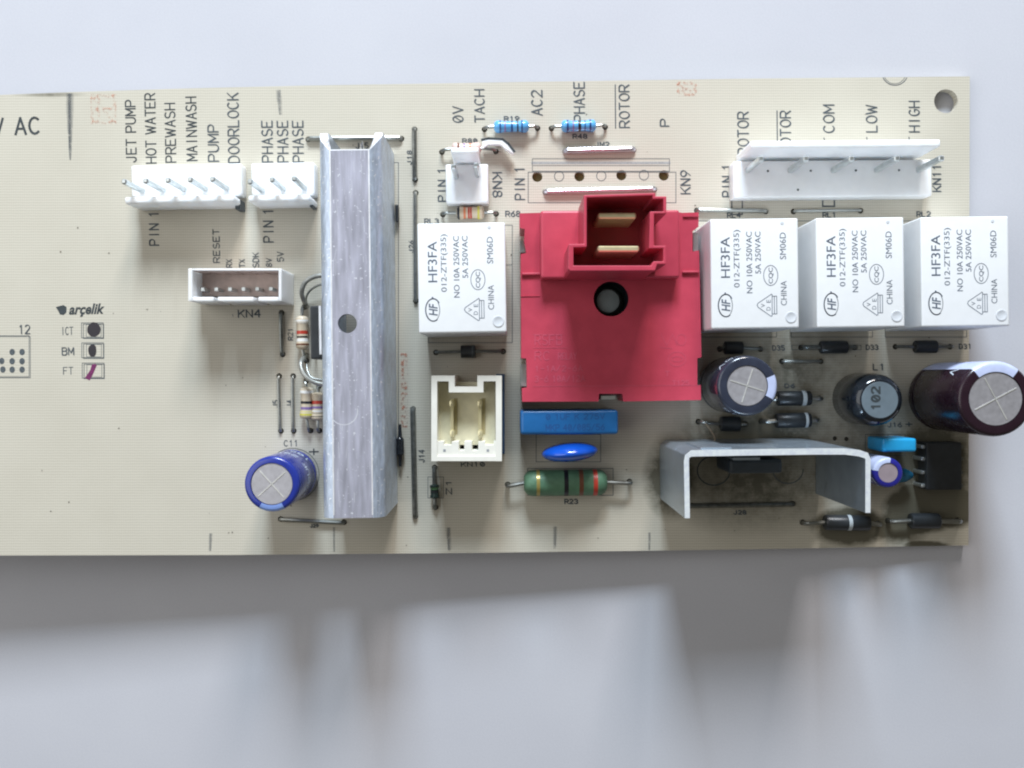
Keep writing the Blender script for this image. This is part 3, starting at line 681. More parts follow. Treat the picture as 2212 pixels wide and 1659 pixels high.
    for t, rc in (('T', (1440, 1660, 1470, 1700)), ('T125', (1500, 1740, 1640, 1780))):
        silk(t, 'E1', rc, 'right', .13, False, M_redl, Z1, 'moulded_lettering', o, zoff=.004)
    mb = MB(); pr = lambda pts, cl=False: mb.ribbon([q('E1', x, y, Z1)[:2] for x, y in pts], .009, Z1 * .1 + .004, cl)
    pr(arc(1538, 1556, 76, 62, 0, 360, 24)); pr(arc(1538, 1556, 50, 22, 0, 360, 16)); pr([(300, 1345), (560, 1345)]); pr([(300, 1460), (600, 1460)]); pr([(1390, 1455), (1500, 1465)])
    pr([(1400, 1340), (1450, 1440), (1500, 1340), (1540, 1440)]); pr(arc(1575, 1390, 40, 48, 0, 360, 14)); pr([(300, 1790), (1740, 1780)])
    part('moulded_lettering', mb, M_redl, o, recalc=False)
red()

# ================================================================== CAN CAPACITORS AND COIL
def can(fr, x, y, r, h, m, mtop, label, stripe, xrot, disc=.76, name='capacitor', text=None, textm=None):
    """x, y: centre of the top as measured; r, h in mm"""
    c = q(fr, x, y, h); C0 = Vector((c.x, c.y, 0)); C1 = Vector((c.x, c.y, h * .1)); R = r * .1; H = h * .1
    bz = lambda z: z / H
    prof = [(bz(.05), 0), (bz(.05), R * .9), (bz(.08), R * .97), (bz(.14), R), (bz(.24), R), (bz(.28), R * .965), (bz(.33), R), (bz(H - .07), R), (bz(H - .03), R * .985), (bz(H - .008), R * .94), (1, R * .89), (1, R * disc), (bz(H - .02), R * disc)]
    o = part(name, MB().lathe(C0, C1, prof, 48, ref=(1, 0, 0)), m, origin=C0, label=label, smooth=True)
    part('can_top', MB().lathe(C0, C1, [(bz(H - .03), R * disc), (bz(H - .012), R * disc * .97), (bz(H - .012), 0)], 40), mtop, o, smooth=True)
    a0, a1, ms = stripe
    sp = [(bz(.16), R + .001), (bz(H - .07), R + .0025), (bz(H - .03), R * .985 + .002), (bz(H - .008), R * .94 + .002), (1.0015, R * .89), (1.0015, R * disc)]
    part('sleeve_stripe', MB().lathe(C0, C1, sp, 10, math.radians(a0), math.radians(a1), ref=(1, 0, 0)), ms, o, smooth=True)
    if xrot is not None:
        for k in (0, 90):
            a = math.radians(xrot + k)
            part('vent_score', MB().box(C1, 2 * R * disc * .86, .017, H - .013, H - .004, a), M_ventl, o)
    if text:                      # printed letters round the sleeve near the top
        mb = MB()
        for (t, ang, zt, sz) in text:
            st, W = strokes(t); wa = sz * W / 6 / R
            for pl in st:
                P_ = []
                for a, b in pl:
                    th = math.radians(ang) + (a / W - .5) * wa; zz = zt + (b / 6) * sz
                    P_.append((th, zz))
                for (t0, z0), (t1, z1) in zip(P_, P_[1:]):
                    d = Vector(((t1 - t0) * R, z1 - z0)); 
                    if d.length < 1e-6: continue
                    d = d.normalized() * .011; n = Vector((-d.y, d.x))
                    f = lambda th, zz, n_: Vector((c.x + (R + .003) * math.cos(th + n_.x / R), c.y + (R + .003) * math.sin(th + n_.x / R), zz + n_.y))
                    mb.face(mb.verts([f(t0, z0, n), f(t1, z1, n), f(t1, z1, -n), f(t0, z0, -n)]))
        part('lettering', mb, textm, o, recalc=False)
    return o
M_txt = mat('pale_print', (.62, .70, .80), .4)
can('C4', 500, 912, 4.8, 15.5, M_capblue, M_vent, 'blue can capacitor beside the lower end of the long heatsink', (-118, -62, M_stripeb), 42,
    text=[('470UF 25V', 30, .75, .16), ('105', 60, .35, .16)], textm=M_txt)
can('E4', 922, 412, 5.2, 16, M_capdark, M_vent, 'dark slate can capacitor under the first relay of the row of three', (-28, 22, M_stripe), 72, disc=.68,
    text=[('50V', 255, 1.28, .2), ('50V', 120, 1.28, .2)], textm=M_txt)
can('E3', 2030, 1325, 6.35, 20, M_capmar, M_vent, 'big maroon can capacitor overhanging the board edge', (52, 128, M_stripe), 28, disc=.72,
    text=[('063', 268, 1.72, .16), ('25V', 118, 1.35, .2)], textm=M_txt)
can('E5', 1048, 930, 2.7, 11, M_capviolet, mat('rosy_can_top', (.46, .38, .42), .45, .4), 'tiny violet can capacitor beside the folded heatsink', (80, 170, M_stripe), None, disc=.66,
    text=[('C', 215, .86, .2), ('V', 250, .86, .16)], textm=M_txt)
part('ceramic_capacitor', MB().lathe(q('E5', 1130, 950, 2.4) - Vector((.26, 0, 0)), q('E5', 1130, 950, 2.4) + Vector((.30, 0, 0)), [(0, 0), (.1, .09), (.4, .15), (.7, .13), (.93, .06), (1, 0)], 16),
     mat('teal_lacquer', (.02, .16, .30), .25), origin=q('E5', 1130, 950), label='small teal ceramic drop beside the tiny violet capacitor', smooth=True)
# choke
c = q('E5', 975, 305, 11); C0 = Vector((c.x, c.y, 0)); C1 = Vector((c.x, c.y, 1.1))
ck = part('inductor', MB().lathe(C0, C1, [(.03, 0), (.03, .44), (.08, .48), (.70, .48), (.84, .465), (.93, .43), (.985, .37), (1, .33), (1, 0)], 48), M_glossblack, origin=C0, label='round black coil marked 102 between the dark and maroon capacitors', smooth=True)
part('printed_pad', MB().lathe(C1 + Vector((0, 0, .001)), C1 + Vector((0, 0, .004)), [(0, .325), (1, .32), (1, 0)], 40), M_greytop, ck)
silk('102', 'E5', (905, 195, 972, 388), 'up', .26, False, M_ink, 11, 'lettering', ck, zoff=.007)
# film, disc and small box capacitors
fb = part('film_capacitor', MB().tbox('D4', 1108, 392, 1950, 602, .3, 9, math.radians(.3)), M_film, origin=q('D4', 1500, 500), label='flat blue box capacitor under the edge of the red block', bevel=.7, seg=4, smooth=True)
silk('0 1UF K 275V', 'D4', (1330, 425, 1830, 470), 'right', .12, False, mat('navy_print', (.012, .08, .26), .5), 9, 'lettering', fb)
silk('MKP 40/085/56', 'D4', (1330, 515, 1830, 565), 'right', .12, False, mat('navy_print', (.012, .08, .26), .5), 9, 'lettering', fb)
def ellipsoid(name, fr, x, y, rx, ry, rz, zc, rot, m, label):
    c = q(fr, x, y, zc); mb = MB(); bmesh.ops.create_uvsphere(mb.bm, u_segments=32, v_segments=18, radius=1)
    M = Matrix.Translation(c) @ Matrix.Rotation(rot, 4, 'Z') @ Matrix.Diagonal((rx, ry, rz, 1))
    bmesh.ops.transform(mb.bm, matrix=M, verts=mb.bm.verts[:])
    o = part(name, mb, m, origin=(c.x, c.y, 0), label=label, smooth=True)
    for s in (-.35, .35):
        d = Vector((math.cos(rot), math.sin(rot), 0)) * s; part('wire_lead', MB().tube([(c.x + d.x, c.y + d.y, -.1), (c.x + d.x, c.y + d.y, c.z - rz * .6)], .03), M_tin, o)
    return o
ellipsoid('disc_capacitor', 'D4', 1532, 752, .52, .175, .5, 6, math.radians(5), M_disc, 'bright blue lacquered disc capacitor above the green resistor')
sb = part('box_capacitor', MB().tbox('E5', 1000, 635, 1292, 752, .3, 7.5, math.radians(.3)), M_sky, origin=q('E5', 1140, 690), label='small sky blue box capacitor above the tiny violet capacitor', bevel=.5, seg=3, smooth=True)

# ================================================================== RESISTORS, DIODES, WIRES
axial('resistor', 'D2', (725, 500), (1180, 490), (806, 478), (1106, 474), 2.3, M_resb, [(.16, .20, M_bnav), (.30, .34, M_bvio), (.49, .54, M_bnav), (.66, .70, M_bblk), (.78, .82, M_bnav)], 'blue banded resistor nearer the two pin header')
axial('resistor', 'D2', (1300, 492), (1760, 480), (1384, 474), (1682, 468), 2.3, M_resb, [(.15, .20, M_bnav), (.32, .36, M_bvio), (.48, .56, M_bblk), (.66, .69, M_bnav), (.80, .85, M_bnav)], 'blue banded resistor over the word PHASE')
axial('resistor', 'D2', (360, 695), (822, 688), (445, 668), (696, 664), 2.3, mat('pink_resistor_body', (.70, .52, .48), .3, coat=.2), [(.2, .26, M_bbrn), (.4, .46, M_bvio), (.6, .66, M_bora)], 'pinkish resistor behind the lock tab of the two pin header', zc=1.5)
axial('resistor', 'D2', (368, 1230), (825, 1225), (485, 1218), (722, 1214), 2.5, M_rest, [(.03, .12, M_bblk), (.26, .34, M_bora), (.42, .48, M_bred), (.5, .56, M_bred), (.76, .84, M_byel)], 'tan resistor between the two pin header and the first relay')
axial('power_resistor', 'D4', (1000, 1030), (2045, 1005), (1140, 1018), (1850, 1010), 4.9, M_resg, [(.15, .19, M_bgld), (.48, .53, M_bblk), (.66, .71, M_bbrn), (.83, .88, M_bred)], 'large green resistor with gold, black and red bands', shape='power', rr=.04)
axial('glass_diode', 'D4', (373, 885), (380, 1225), (372, 1028), (376, 1150), 1.8, mat('dark_glass', (.02, .035, .03), .12), [(.2, .35, mat('green_band', (.10, .22, .10), .4)), (.45, .55, M_bblk)], 'tiny dark glass diode below the cream box socket', wire=M_tind, rr=.04)
axial('diode', 'E4', (1120, 530), (1540, 520), (1178, 520), (1462, 518), 2.8, M_black, [(.72, .84, mat('silver_band', (.42, .46, .48), .4))], 'black diode with a silver band touching the dark slate capacitor', shape='cyl', rr=.04)
axial('diode', 'E4', (1040, 715), (1508, 702), (1166, 712), (1460, 706), 2.8, M_black, [(.82, .9, mat('silver_band', (.42, .46, .48), .4))], 'black diode just above the folded heatsink', shape='cyl', rr=.045)
axial('diode', 'E5', (312, 1355), (960, 1365), (502, 1355), (880, 1360), 2.9, M_black, [(.5, .58, mat('silver_band', (.42, .46, .48), .4))], 'black diode under the foot of the folded heatsink', shape='cyl', rr=.04)
axial('diode', 'E5', (1045, 1340), (1640, 1338), (1235, 1342), (1480, 1342), 2.9, M_black, [], 'black diode on the scorched corner of the board', shape='cyl', rr=.045)
axial('diode', 'E3', (230, 1000), (495, 1000), (260, 992), (378, 992), 2.4, M_black, [], 'black diode in the gap under the first relay of three', shape='cyl', wire=M_tind)
axial('diode', 'E3', (760, 990), (1110, 990), (885, 988), (1058, 988), 2.4, M_black, [], 'black diode in the gap under the middle relay of three', shape='cyl', wire=M_tind)
axial('diode', 'E3', (1375, 985), (1732, 985), (1500, 985), (1640, 985), 2.4, M_black, [], 'black diode under the relay at the board edge', shape='cyl', wire=M_tind)
axial('diode', 'D3', (385, 1270), (962, 1262), (598, 1264), (725, 1262), 2.4, M_black, [(.75, .85, M_inkg)], 'black diode between the first relay and the cream socket', shape='cyl', wire=M_tind)
axial('diode', 'E4', (500, 720), (900, 740), (690, 738), (856, 740), 2.8, M_black, [], 'black diode under the dark slate capacitor', shape='cyl')

jumper('C3', 890, 548, 900, 905, 'jumper wire right below the small six pin box socket', M_tind, .04)
jumper('C3', 870, 1092, 885, 1562, 'jumper wire beside the printed J5')
jumper('C3', 990, 1092, 995, 1562, 'jumper wire beside the printed J4')
jumper('D1', 1650, 500, 1656, 930, 'short jumper wire beside the upper end of the long heatsink', M_tind, .045)
A, B = q('D1', 1660, 1045), q('D3', 212, 828); hole(A); hole(B); mb = MB(); lead(mb, A, B, .07, .038)
part('jumper_wire', mb, M_tin, origin=(A + B) / 2, label='long jumper wire running behind the first relay', smooth=True)
jumper('D1', 738, 585, 1538, 580, 'jumper wire crossing under the cut end of the long heatsink', M_tin, .045)
jumper('C4', 578, 1212, 1120, 1240, 'jumper wire under the lower end of the long heatsink', M_tin, .04)
jumper('C4', 1713, 268, 1733, 1188, 'long dark jumper wire beside the printed J14', M_tind, .05)
jumper('D2', 1418, 690, 2003, 675, 'bright jumper wire under the printed JM2', M_tinb, .055)
jumper('D2', 1247, 1038, 2183, 1014, 'bright jumper wire inside the empty seven hole outline', M_tinb, .05)
jumper('E2', 30, 1196, 620, 1204, 'jumper wire running out from under the red block', M_tin, .042)
jumper('E2', 860, 1205, 1435, 1198, 'jumper wire under the wide five pin header', M_tin, .03)
jumper('E3', 635, 1080, 890, 1080, 'short jumper wire below the middle relay of three', M_tin, .03)
jumper('E4', 440, 1440, 1310, 1425, 'dark jumper wire between the legs of the folded heatsink', M_tind, .045)

# black and white bent strip
mb = MB(); z = 2.5
pts_t = [(704, 590), (760, 578), (880, 585), (930, 625), (980, 690)]; pts_b = [(975, 712), (905, 668), (862, 628), (760, 628), (708, 665)]
pt = [q('D2', x, y, z)[:2] for x, y in pts_t + pts_b]
o = part('bent_strip', mb.prism(pt, .1, .25), M_white, origin=q('D2', 840, 630), label='white bent plastic strip with a black upper edge beside the two pin header', bevel=.1)
mb = MB()
for a, b in zip(pts_t, pts_t[1:]): mb.ribbon([q('D2', *a, 2.5)[:2], q('D2', *b, 2.5)[:2]], .045, .254)
part('black_edge', mb, M_ink, o, recalc=False)

# ================================================================== FOLDED HEATSINK, TRANSISTOR, CHIP
def folded():
    Z = 24; k = unit('E4', Z); t = 1.0
    path = [(406, 1548), (398, 1060), (404, 1018), (440, 992), (800, 985), (1500, 975), (1760, 975), (1880, 990), (1940, 1010), (1956, 1040), (1955, 1502)]
    P_ = [q('E4', x, y, Z) for x, y in path]
    L, R_ = [], []
    for i, p in enumerate(P_):
        d = (P_[min(i + 1, len(P_) - 1)] - P_[max(i - 1, 0)]).normalized(); n = Vector((-d.y, d.x, 0))
        wd = .042 if 3 > i or i > 8 else .052
        L.append(p + n * wd); R_.append(p - n * wd)
    poly = [(p.x, p.y) for p in L] + [(p.x, p.y) for p in R_[::-1]]
    c = q('E4', 1100, 1200, 0)
    mb = MB(); n = len(L)
    rows = []
    for z in (.03, Z * .1):
        rows.append((mb.verts([(p.x, p.y, z) for p in L]), mb.verts([(p.x, p.y, z) for p in R_])))
    (a0, b0), (a1, b1) = rows
    for i in range(n - 1):
        mb.face([a0[i], a0[i + 1], a1[i + 1], a1[i]]); mb.face([b0[i], b0[i + 1], b1[i + 1], b1[i]]); mb.face([a1[i], a1[i + 1], b1[i + 1], b1[i]])
    for i in (0, n - 1): mb.face([a0[i], b0[i], b1[i], a1[i]])
    o = part('heatsink', mb, M_alud, origin=c, label='folded dark aluminium heatsink standing on edge, open towards the scorched corner', smooth=True)
    e = MB()
    up = Vector((0, 0, .003)); a = e.verts([p + up for p in L]); b = e.verts([p + up for p in R_])
    for i in range(n - 1): e.face([a[i], a[i + 1], b[i + 1], b[i]])
    part('scraped_edge', e, M_aluw, o, recalc=False)
    # back strip left proud at one end of the web
    part('web_tab', MB().tbox('E4', 520, 940, 790, 968, 10, 22.5), M_alud, o, bevel=.2)
folded()
tr = part('transistor', MB().tbox('E4', 765, 1042, 1225, 1165, 3, 13), mat('slate_epoxy', (.045, .06, .075), .42), origin=q('E4', 1000, 1100), label='slate grey power transistor inside the folded heatsink', bevel=.6, seg=2)
part('metal_tab', MB().tbox('E4', 800, 1028, 1030, 1050, 8, 18), M_alud, tr)
for x in (880, 980, 1080): part('pin', MB().tbox('E4', x - 14, 1090, x + 14, 1110, -1, 3.2), M_pin, tr)
ch = part('chip', MB().tbox('E5', 1375, 668, 1680, 1078, .6, 4.2), M_black, origin=q('E5', 1520, 870), label='black eight pin chip near the scorched corner', bevel=.3)
for y in (708, 812, 928, 1040):
    part('pin', MB().tbox('E5', 1334, y - 16, 1366, y + 16, -1, 3.6), M_pin, ch, bevel=.15, seg=1); part('pin', MB().tbox('E5', 1672, y - 14, 1690, y + 14, -1, 2.2), M_tind, ch)
# stray fibre: a loose thing of its own
F_ = [q('E4', x, y, z) for x, y, z in ((530, 710, 1.5), (570, 745, 2), (605, 790, 3), (635, 840, 4), (645, 875, 5), (630, 900, 6), (560, 905, 8), (520, 908, 9))]
fm = MB().tube([T @ p for p in F_], .012, 6).mesh('loose_fibre', T @ F_[0]); fm.materials.append(M_fibre)
fo = bpy.data.objects.new('loose_fibre', fm); sc.collection.objects.link(fo); fo.location = T @ F_[0]
fo['label'] = 'thin bent brown fibre caught on the folded heatsink'; fo['category'] = 'fibre'

# ================================================================== PRINT ON THE BOARD
S = silk
mb = None
f = place2d('C1', (-62, 440, 340, 582), 'right', 0, math.radians(2)); st, W = strokes('V AC')
S('V AC', 'C1', (-62, 443, 340, 580), 'right', .34, False, rot=math.radians(2))
for t, rc in (('JET PUMP', (1082, 290, 1164, 820)), ('HOT WATER', (1250, 232, 1334, 828)), ('PREWASH', (1420, 316, 1504, 820)), ('MAINWASH', (1601, 262, 1686, 806))):
    S(t, 'C1', rc, 'up', .2, False, rot=math.radians(1.2))
S('PUMP', 'C1', (1785, 498, 1872, 810)); S('DOORLOCK', 'C1', (1955, 226, 2046, 822))
for x in (340, 473, 604): S('PHASE', 'D1', (x, 425, x + 88, 778))
S('0V', 'D2', (452, 303, 538, 438)); S('TACH', 'D2', (640, 158, 720, 436)); S('AC2', 'D2', (1128, 165, 1216, 376), width=.2); S('PHASE', 'D2', (1492, 92, 1580, 428))
S('ROTOR', 'D2', (1880, 118, 1964, 482)); line([(1847, 118), (1850, 490)], 'D2', .22); S('P', 'V', (1426, 257, 1444, 272))
S('ROTOR', 'E2', (380, 350, 470, 718)); S('ROTOR', 'E2', (745, 342, 832, 710)); line([(718, 342), (722, 700)], 'E2', .22)
S('COM', 'E2', (1115, 290, 1205, 525)); S('LOW', 'E2', (1482, 292, 1572, 520)); S('HIGH', 'E2', (1850, 258, 1936, 520))
S('PIN 1', 'C1', (1280, 1240, 1358, 1530)); S('PIN 1', 'D1', (352, 1180, 434, 1465)); S('PIN 1', 'D2', (325, 830, 390, 1115)); S('PIN 1', 'D2', (985, 820, 1065, 1100))
S('KN8', 'D2', (795, 870, 870, 1080), 'down'); S('KN9', 'V', (1470, 368, 1490, 418)); S('PIN 1', 'E2', (247, 800, 328, 1075)); S('KN11', 'E2', (2052, 800, 2120, 1030))
for t, x0, x1, y0, y1 in (('RESET', 302, 355, -170, 115), ('RX', 415, 462, 90, 156), ('TX', 527, 572, 90, 156), ('SDK', 642, 692, 32, 156), ('8V', 757, 803, 80, 152), ('5V', 852, 905, 25, 106)):
    S(t, 'C3', (x0, y0, x1, y1), 'up', .1, True)
S('KN4', 'C3', (518, 522, 706, 584), 'right', .16); S('ICT', 'C2', (527, 672, 626, 736), 'right', .12, False, M_inkg); S('BM', 'C2', (532, 846, 630, 908), 'right', .12, True)
S('FT', 'C2', (545, 1016, 626, 1076), 'right', .12, False, M_inkg); S('12', 'C2', (160, 652, 254, 726), 'right', .12)
S('J5', 'C3', (815, 1298, 862, 1356), width=.1); S('J4', 'C3', (935, 1298, 978, 1356), width=.1); S('R21', 'C3', (945, 680, 985, 780), width=.1)
S('C11', 'C4', (608, 538, 726, 586), 'right', .13, False, M_inkg); S('+', 'C4', (825, 600, 900, 670), 'right', .2, False)
S('J15', 'D1', (1145, 615, 1250, 662), 'right', .11); S('J18', 'D1', (1586, 680, 1622, 800), width=.1); S('J26', 'D1', (1602, 1455, 1640, 1555), width=.1); S('J14', 'C4', (1762, 618, 1808, 722), width=.1)
S('R80', 'D2', (535, 578, 660, 612), 'right', .11); S('R68', 'D2', (905, 1200, 1028, 1246), 'right', .12); S('RL3', 'D2', (210, 1266, 330, 1306), 'right', .11)
S('R19', 'D2', (893, 388, 1020, 424), 'right', .12); S('R48', 'D2', (1482, 540, 1602, 576), 'right', .12); S('JM2', 'D2', (1672, 608, 1792, 646), 'right', .11)
S('RL4', 'E3', (278, 112, 362, 142), 'right', .12); S('RL1', 'E3', (900, 110, 984, 140), 'right', .12); S('RL2', 'E3', (1512, 104, 1600, 136), 'right', .12)
S('D35', 'E3', (572, 976, 650, 1006), 'right', .11); S('D33', 'E3', (1182, 972, 1260, 1002), 'right', .11); S('D31', 'E3', (1788, 966, 1866, 996), 'right', .11)
S('L1', 'E3', (1228, 1096, 1300, 1134), 'right', .14); S('D6', 'E3', (652, 1226, 716, 1250), 'right', .11); S('J16', 'E3', (1322, 1478, 1412, 1506), 'right', .11); S('+', 'E3', (1440, 1470, 1480, 1506), 'right', .14)
S('J28', 'E4', (802, 1480, 908, 1512), 'right', .12); S('KN10', 'D4', (600, 838, 800, 872), 'right', .11); S('R23', 'D4', (1488, 1155, 1600, 1192), 'right', .13); S('Z1', 'D4', (470, 990, 515, 1112), width=.1);
S('J29', 'C4', (830, 1256, 900, 1280), 'right', .11)
# maker's name and leaf mark
mb = MB(); fn = place2d('C2', (592, 470, 898, 582), 'right', 0, math.radians(1.5)); addfont(mb, 'arçelik', fn, .003, bold=.03, shear=.28)
bl = [q('C2', x, y)[:2] for x, y in ((480, 500), (505, 492), (545, 482), (572, 500), (570, 545), (545, 568), (515, 562), (500, 530))]
mb.face(mb.verts([(x, y, .003) for x, y in bl]))
part('printed_logo', mb, M_ink, label="maker's name arçelik printed in slanted letters with a round leaf mark", recalc=False)
# outlines
for g in ((0, 0), (10, 8)):
    rectline('C2', -200 + g[0], 745 + g[1], 250 + g[0], 1098 + g[1], .11)
for i, (x, y) in enumerate(((700, 635), (702, 806), (706, 980))):
    rectline('C2', x, y, x + 186, y + 128, .12); rectline('C2', x + 16, y + 10, x + 190, y + 134, .12); rectline('C2', x + 40, y + 14, x + 168, y + 120, .09)
mb = MB()
for x, y in ((105, 885), (190, 885), (15, 962), (105, 964), (190, 964), (25, 1035), (105, 1036), (190, 1036), (-70, 962), (-70, 1036)):
    pts = arc(x, y, 24, 28, 0, 360, 12)[:-1]; mb.face(mb.verts([(*q('C2', a, b)[:2], .002) for a, b in pts[::-1]]))
part('printed_dots', mb, M_inkg, label='block of printed dots at the cut edge of the picture', recalc=False)
def blot(name, fr, pts, m, label=None, zoff=.004):
    mb = MB(); mb.face(mb.verts([(*q(fr, a, b)[:2], zoff) for a, b in pts])); return part(name, mb, m, label=label)
def wob(cx, cy, rx, ry, n=18, k=.08): return [(cx + rx * (1 + random.uniform(-k, k)) * math.cos(2 * PI * i / n), cy + ry * (1 + random.uniform(-k, k)) * math.sin(2 * PI * i / n)) for i in range(n)]
blot('ink_blot', 'C2', wob(806, 692, 58, 62), mat('blot_black', (.025, .02, .025), .6), 'round black ink blot in the ICT box')
blot('ink_blot', 'C2', wob(794, 872, 36, 54), mat('blot_black', (.025, .02, .025), .6), 'narrow black ink blot in the BM box')
blot('ink_blot', 'C2', [(728, 1108), (770, 1128), (800, 1070), (830, 1000), (820, 985), (790, 990), (775, 1040), (745, 1085)], M_purp, 'purple pen stroke across the FT box')
rectline('V', 1141, 372, 1460, 438, .13); rectline('V', 1150, 343, 1446, 370, .12)
line([(1150, 352), (1446, 352)], 'V', .5, m=M_ghost); line([(1152, 358), (1444, 358)], 'V', .12)
for x, y in ((1365, 903), (1727, 900), (2093, 893)):
    line(arc(x, y, 40, 42, 0, 360, 20), 'D2', .14)
for fr, x, y in (('D2', 1178, 907), ('D2', 1540, 902), ('D2', 1900, 893), ('V', 1434, 379)):
    hole(q(fr, x, y), .10, 1)
rectline('D3', 320, 178, 1040, 1186, .12); line([(985, 520), (1036, 518)], 'D3', .1)
for x in (600, 1225, 1838): rectline('E3', x - 530, 165, x, 922, .12)
rectline('D4', 1245, 600, 1798, 836, .11); rectline('D4', 1172, 892, 1905, 1122, .13); rectline('D4', 316, 965, 450, 1145, .1)
rectline('D1', 1380, 785, 1512, 3300, .13); line([(1470, 800), (1500, 3300)], 'D1', .1)
line(arc(1730, 10, 112, 112, 155, 25, 16), 'E2', .16); line(arc(1728, -2, 100, 112, 150, 30, 16), 'E2', .1)
line(arc(632, 1140, 140, 125, 0, 360, 26), 'E4', .25); line(arc(1270, 1130, 130, 120, 0, 180, 16), 'E4', .2)
line(arc(680, 830, 228, 225, 0, 360, 30), 'C4', .13); rectline('E2', 330, 1085, 420, 1230, .25, m=M_inkg); rectline('E2', 1110, 1090, 1210, 1160, .3, m=M_inkg)
rectline('E5', 850, 600, 1190, 780, .12); rectline('E3', 700, 975, 1150, 1005, .1)
for x, y in ((590, 635), (690, 640)): hole(q('E5', x, y), .045)
line([(470, 560), (475, 580)], 'C3', .1)
for (x, y, x2, y2) in ((1120, 575, 1125, 590), (1488, 570, 1490, 585), (1850, 568, 1852, 583)): line([(x, y), (x2, y2)], 'E2', .2)
# tape marks, smudges and red stamps on the laminate
def wedge(fr, x0, y0, x1, y1, w0, w1, m, name, label):
    a, b = q(fr, x0, y0), q(fr, x1, y1); mb = MB(); k = unit(fr); n = 10; L, R_ = [], []
    for i in range(n + 1):
        t = i / n; p = a.lerp(b, t); wd = (w0 + (w1 - w0) * t) * k * .5 * random.uniform(.85, 1.1)
        L.append((p.x - wd, p.y, .005)); R_.append((p.x + wd, p.y, .005))
    mb.face(mb.verts(L + R_[::-1])); return part(name, mb, m, label=label)
wedge('C1', 600, 228, 604, 800, 80, 14, M_smudge, 'dirt_mark', 'dark smudge running in from the top edge near the mains label')
wedge('C1', 596, 232, 602, 700, 40, 14, M_smudge, 'dirt_mark', 'dark core of the smudge near the top edge')
for fr, x0, y0, x1, y1, w_, lab in (('D1', 480, 160, 505, 375, 46, 'faint smudge above the three pin header'), ('C4', 1035, 1280, 1038, 1490, 22, 'faint tick at the lower edge below the long heatsink'),
    ('C4', 2015, 1285, 2030, 1480, 46, 'dark tick at the lower edge below the cream socket'), ('D4', 1408, 1390, 1402, 1580, 40, 'dark tick at the lower edge below the green resistor'),
    ('V', 456, 1152, 453, 1190, 9, 'dark tick at the lower edge below the blue capacitor'), ('V', 1403, 1150, 1402, 1188, 7, 'faint tick at the lower edge left of the folded heatsink')):
    wedge(fr, x0, y0, x1, y1, w_, w_ * .7, M_smudge, 'dirt_mark', lab)
def stamp(fr, rc, lab):
    x0, y0, x1, y1 = rc; mb = MB()
    for pl in ([(x0, y0), (x1, y0), (x1, y1), (x0, y1), (x0, y0)], [(x0 + (x1 - x0) * .3, y0), (x0 + (x1 - x0) * .3, y1)], [(x0, (y0 + y1) / 2), (x1, (y0 + y1) / 2)], [(x0, y0), (x1, y1)]):
        mb.ribbon([q(fr, x, y)[:2] for x, y in pl], .06, .005)
    part('red_stamp', mb, M_stampr, label=lab, recalc=False)
stamp('C1', (790, 250, 985, 480), 'faint red stamp near the jet pump label'); stamp('V', (1465, 180, 1502, 205), 'faint red stamp at the top edge beside the rotor label')
stamp('D3', (95, 1290, 130, 1900), 'faint red print along the foot of the long heatsink')

# small specks of flux and dirt lying on the board
mb = MB()
for k in range(70):
    u_, v_ = random.uniform(20, 2080), random.choice((random.uniform(215, 1160), random.uniform(480, 1180)))
    c = q('V', u_, v_); rr = random.uniform(.006, .017)
    mb.face(mb.verts([(c.x + rr * random.uniform(.6, 1.2) * math.cos(i * PI / 3.5), c.y + rr * random.uniform(.6, 1.2) * math.sin(i * PI / 3.5), .0065) for i in range(7)]))
part('dirt_specks', mb, mat('speck_dirt', (.16, .14, .11), .8, var=.4, scale=3), kind='stuff', recalc=False)

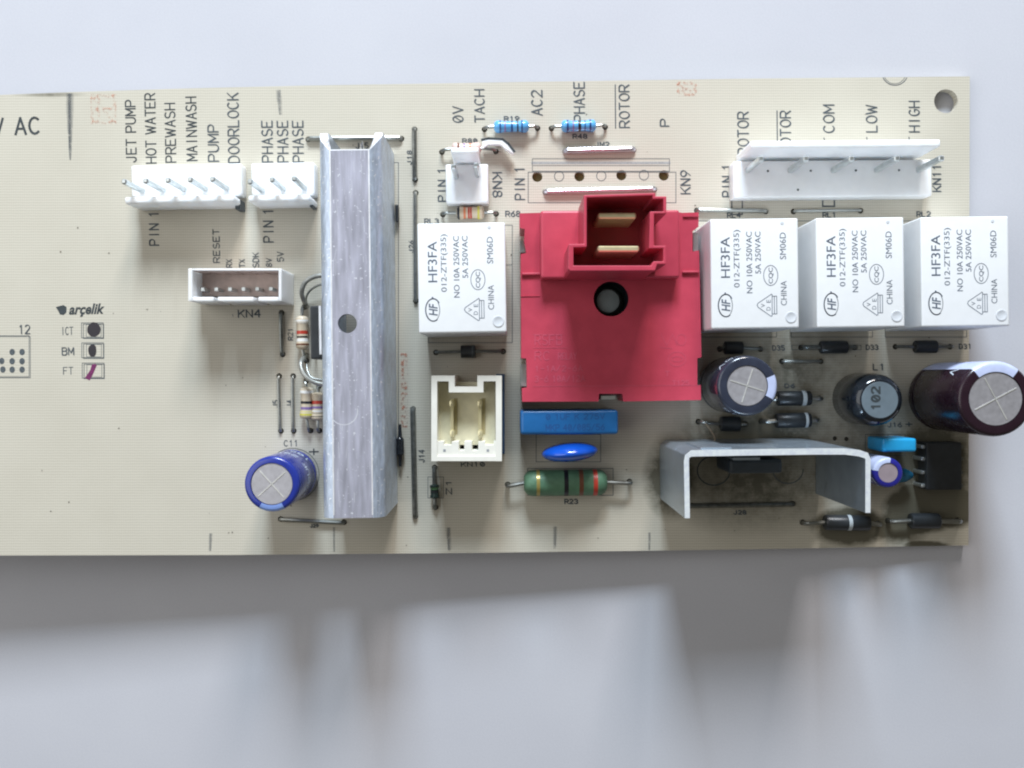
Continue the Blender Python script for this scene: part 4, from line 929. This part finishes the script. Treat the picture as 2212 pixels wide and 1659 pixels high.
# ================================================================== LAMINATE (last: it needs every hole)
edge = [(-420, 219), (0, 205), (150, 199), (400, 191), (650, 185), (1130, 177), (1600, 170), (2095, 165), (2092, 1178), (1600, 1187), (1060, 1194), (500, 1199), (0, 1200), (-420, 1201)]
outer = [q('V', x, y)[:2] for x, y in edge][::-1]
SOOT_SHADE = []  # real soot patches, and painted shade left of the folded heatsink
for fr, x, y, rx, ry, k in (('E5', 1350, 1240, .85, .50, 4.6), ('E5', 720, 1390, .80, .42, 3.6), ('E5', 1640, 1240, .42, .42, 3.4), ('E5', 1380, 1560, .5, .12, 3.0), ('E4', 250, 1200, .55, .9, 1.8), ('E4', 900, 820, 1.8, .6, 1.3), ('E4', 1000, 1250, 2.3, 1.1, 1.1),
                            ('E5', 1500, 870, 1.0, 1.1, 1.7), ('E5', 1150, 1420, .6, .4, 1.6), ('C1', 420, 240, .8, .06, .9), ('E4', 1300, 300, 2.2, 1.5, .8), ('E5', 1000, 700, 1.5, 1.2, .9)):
    p = q(fr, x, y); SOOT_SHADE.append((p.x, p.y, rx, ry, k))
holes = []
mh = q('V', 2043.5, 218.5); holes.append([(mh.x + .226 * math.cos(-2 * PI * i / 32), mh.y + .226 * math.sin(-2 * PI * i / 32)) for i in range(32)])
for (x, y), r, kd in HOLES: holes.append([(x + r * math.cos(-2 * PI * i / 12), y + r * math.sin(-2 * PI * i / 12)) for i in range(12)])
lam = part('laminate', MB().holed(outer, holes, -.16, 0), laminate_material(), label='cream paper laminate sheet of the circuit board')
for kd, mm, zz, nm in ((0, M_hole, -.03, 'drill_hole_bottoms'), (1, M_holeb, -.13, 'open_hole_bottoms')):
    mb = MB()
    for (x, y), r, k2 in HOLES:
        if k2 == kd: mb.face(mb.verts([(x + r * 1.01 * math.cos(2 * PI * i / 12), y + r * 1.01 * math.sin(2 * PI * i / 12), zz) for i in range(12)]))
    part(nm, mb, mm, lam, recalc=False, kind='stuff')
# solder joints under the board
mb = MB()
for (x, y), r, k2 in HOLES:
    if k2 == 0: mb.lathe((x, y, -.158), (x, y, -.20), [(0, .085), (.5, .06), (1, .02), (1, 0)], 8)
part('solder_joints', mb, M_pin, kind='stuff', label='solder joints on the underside')
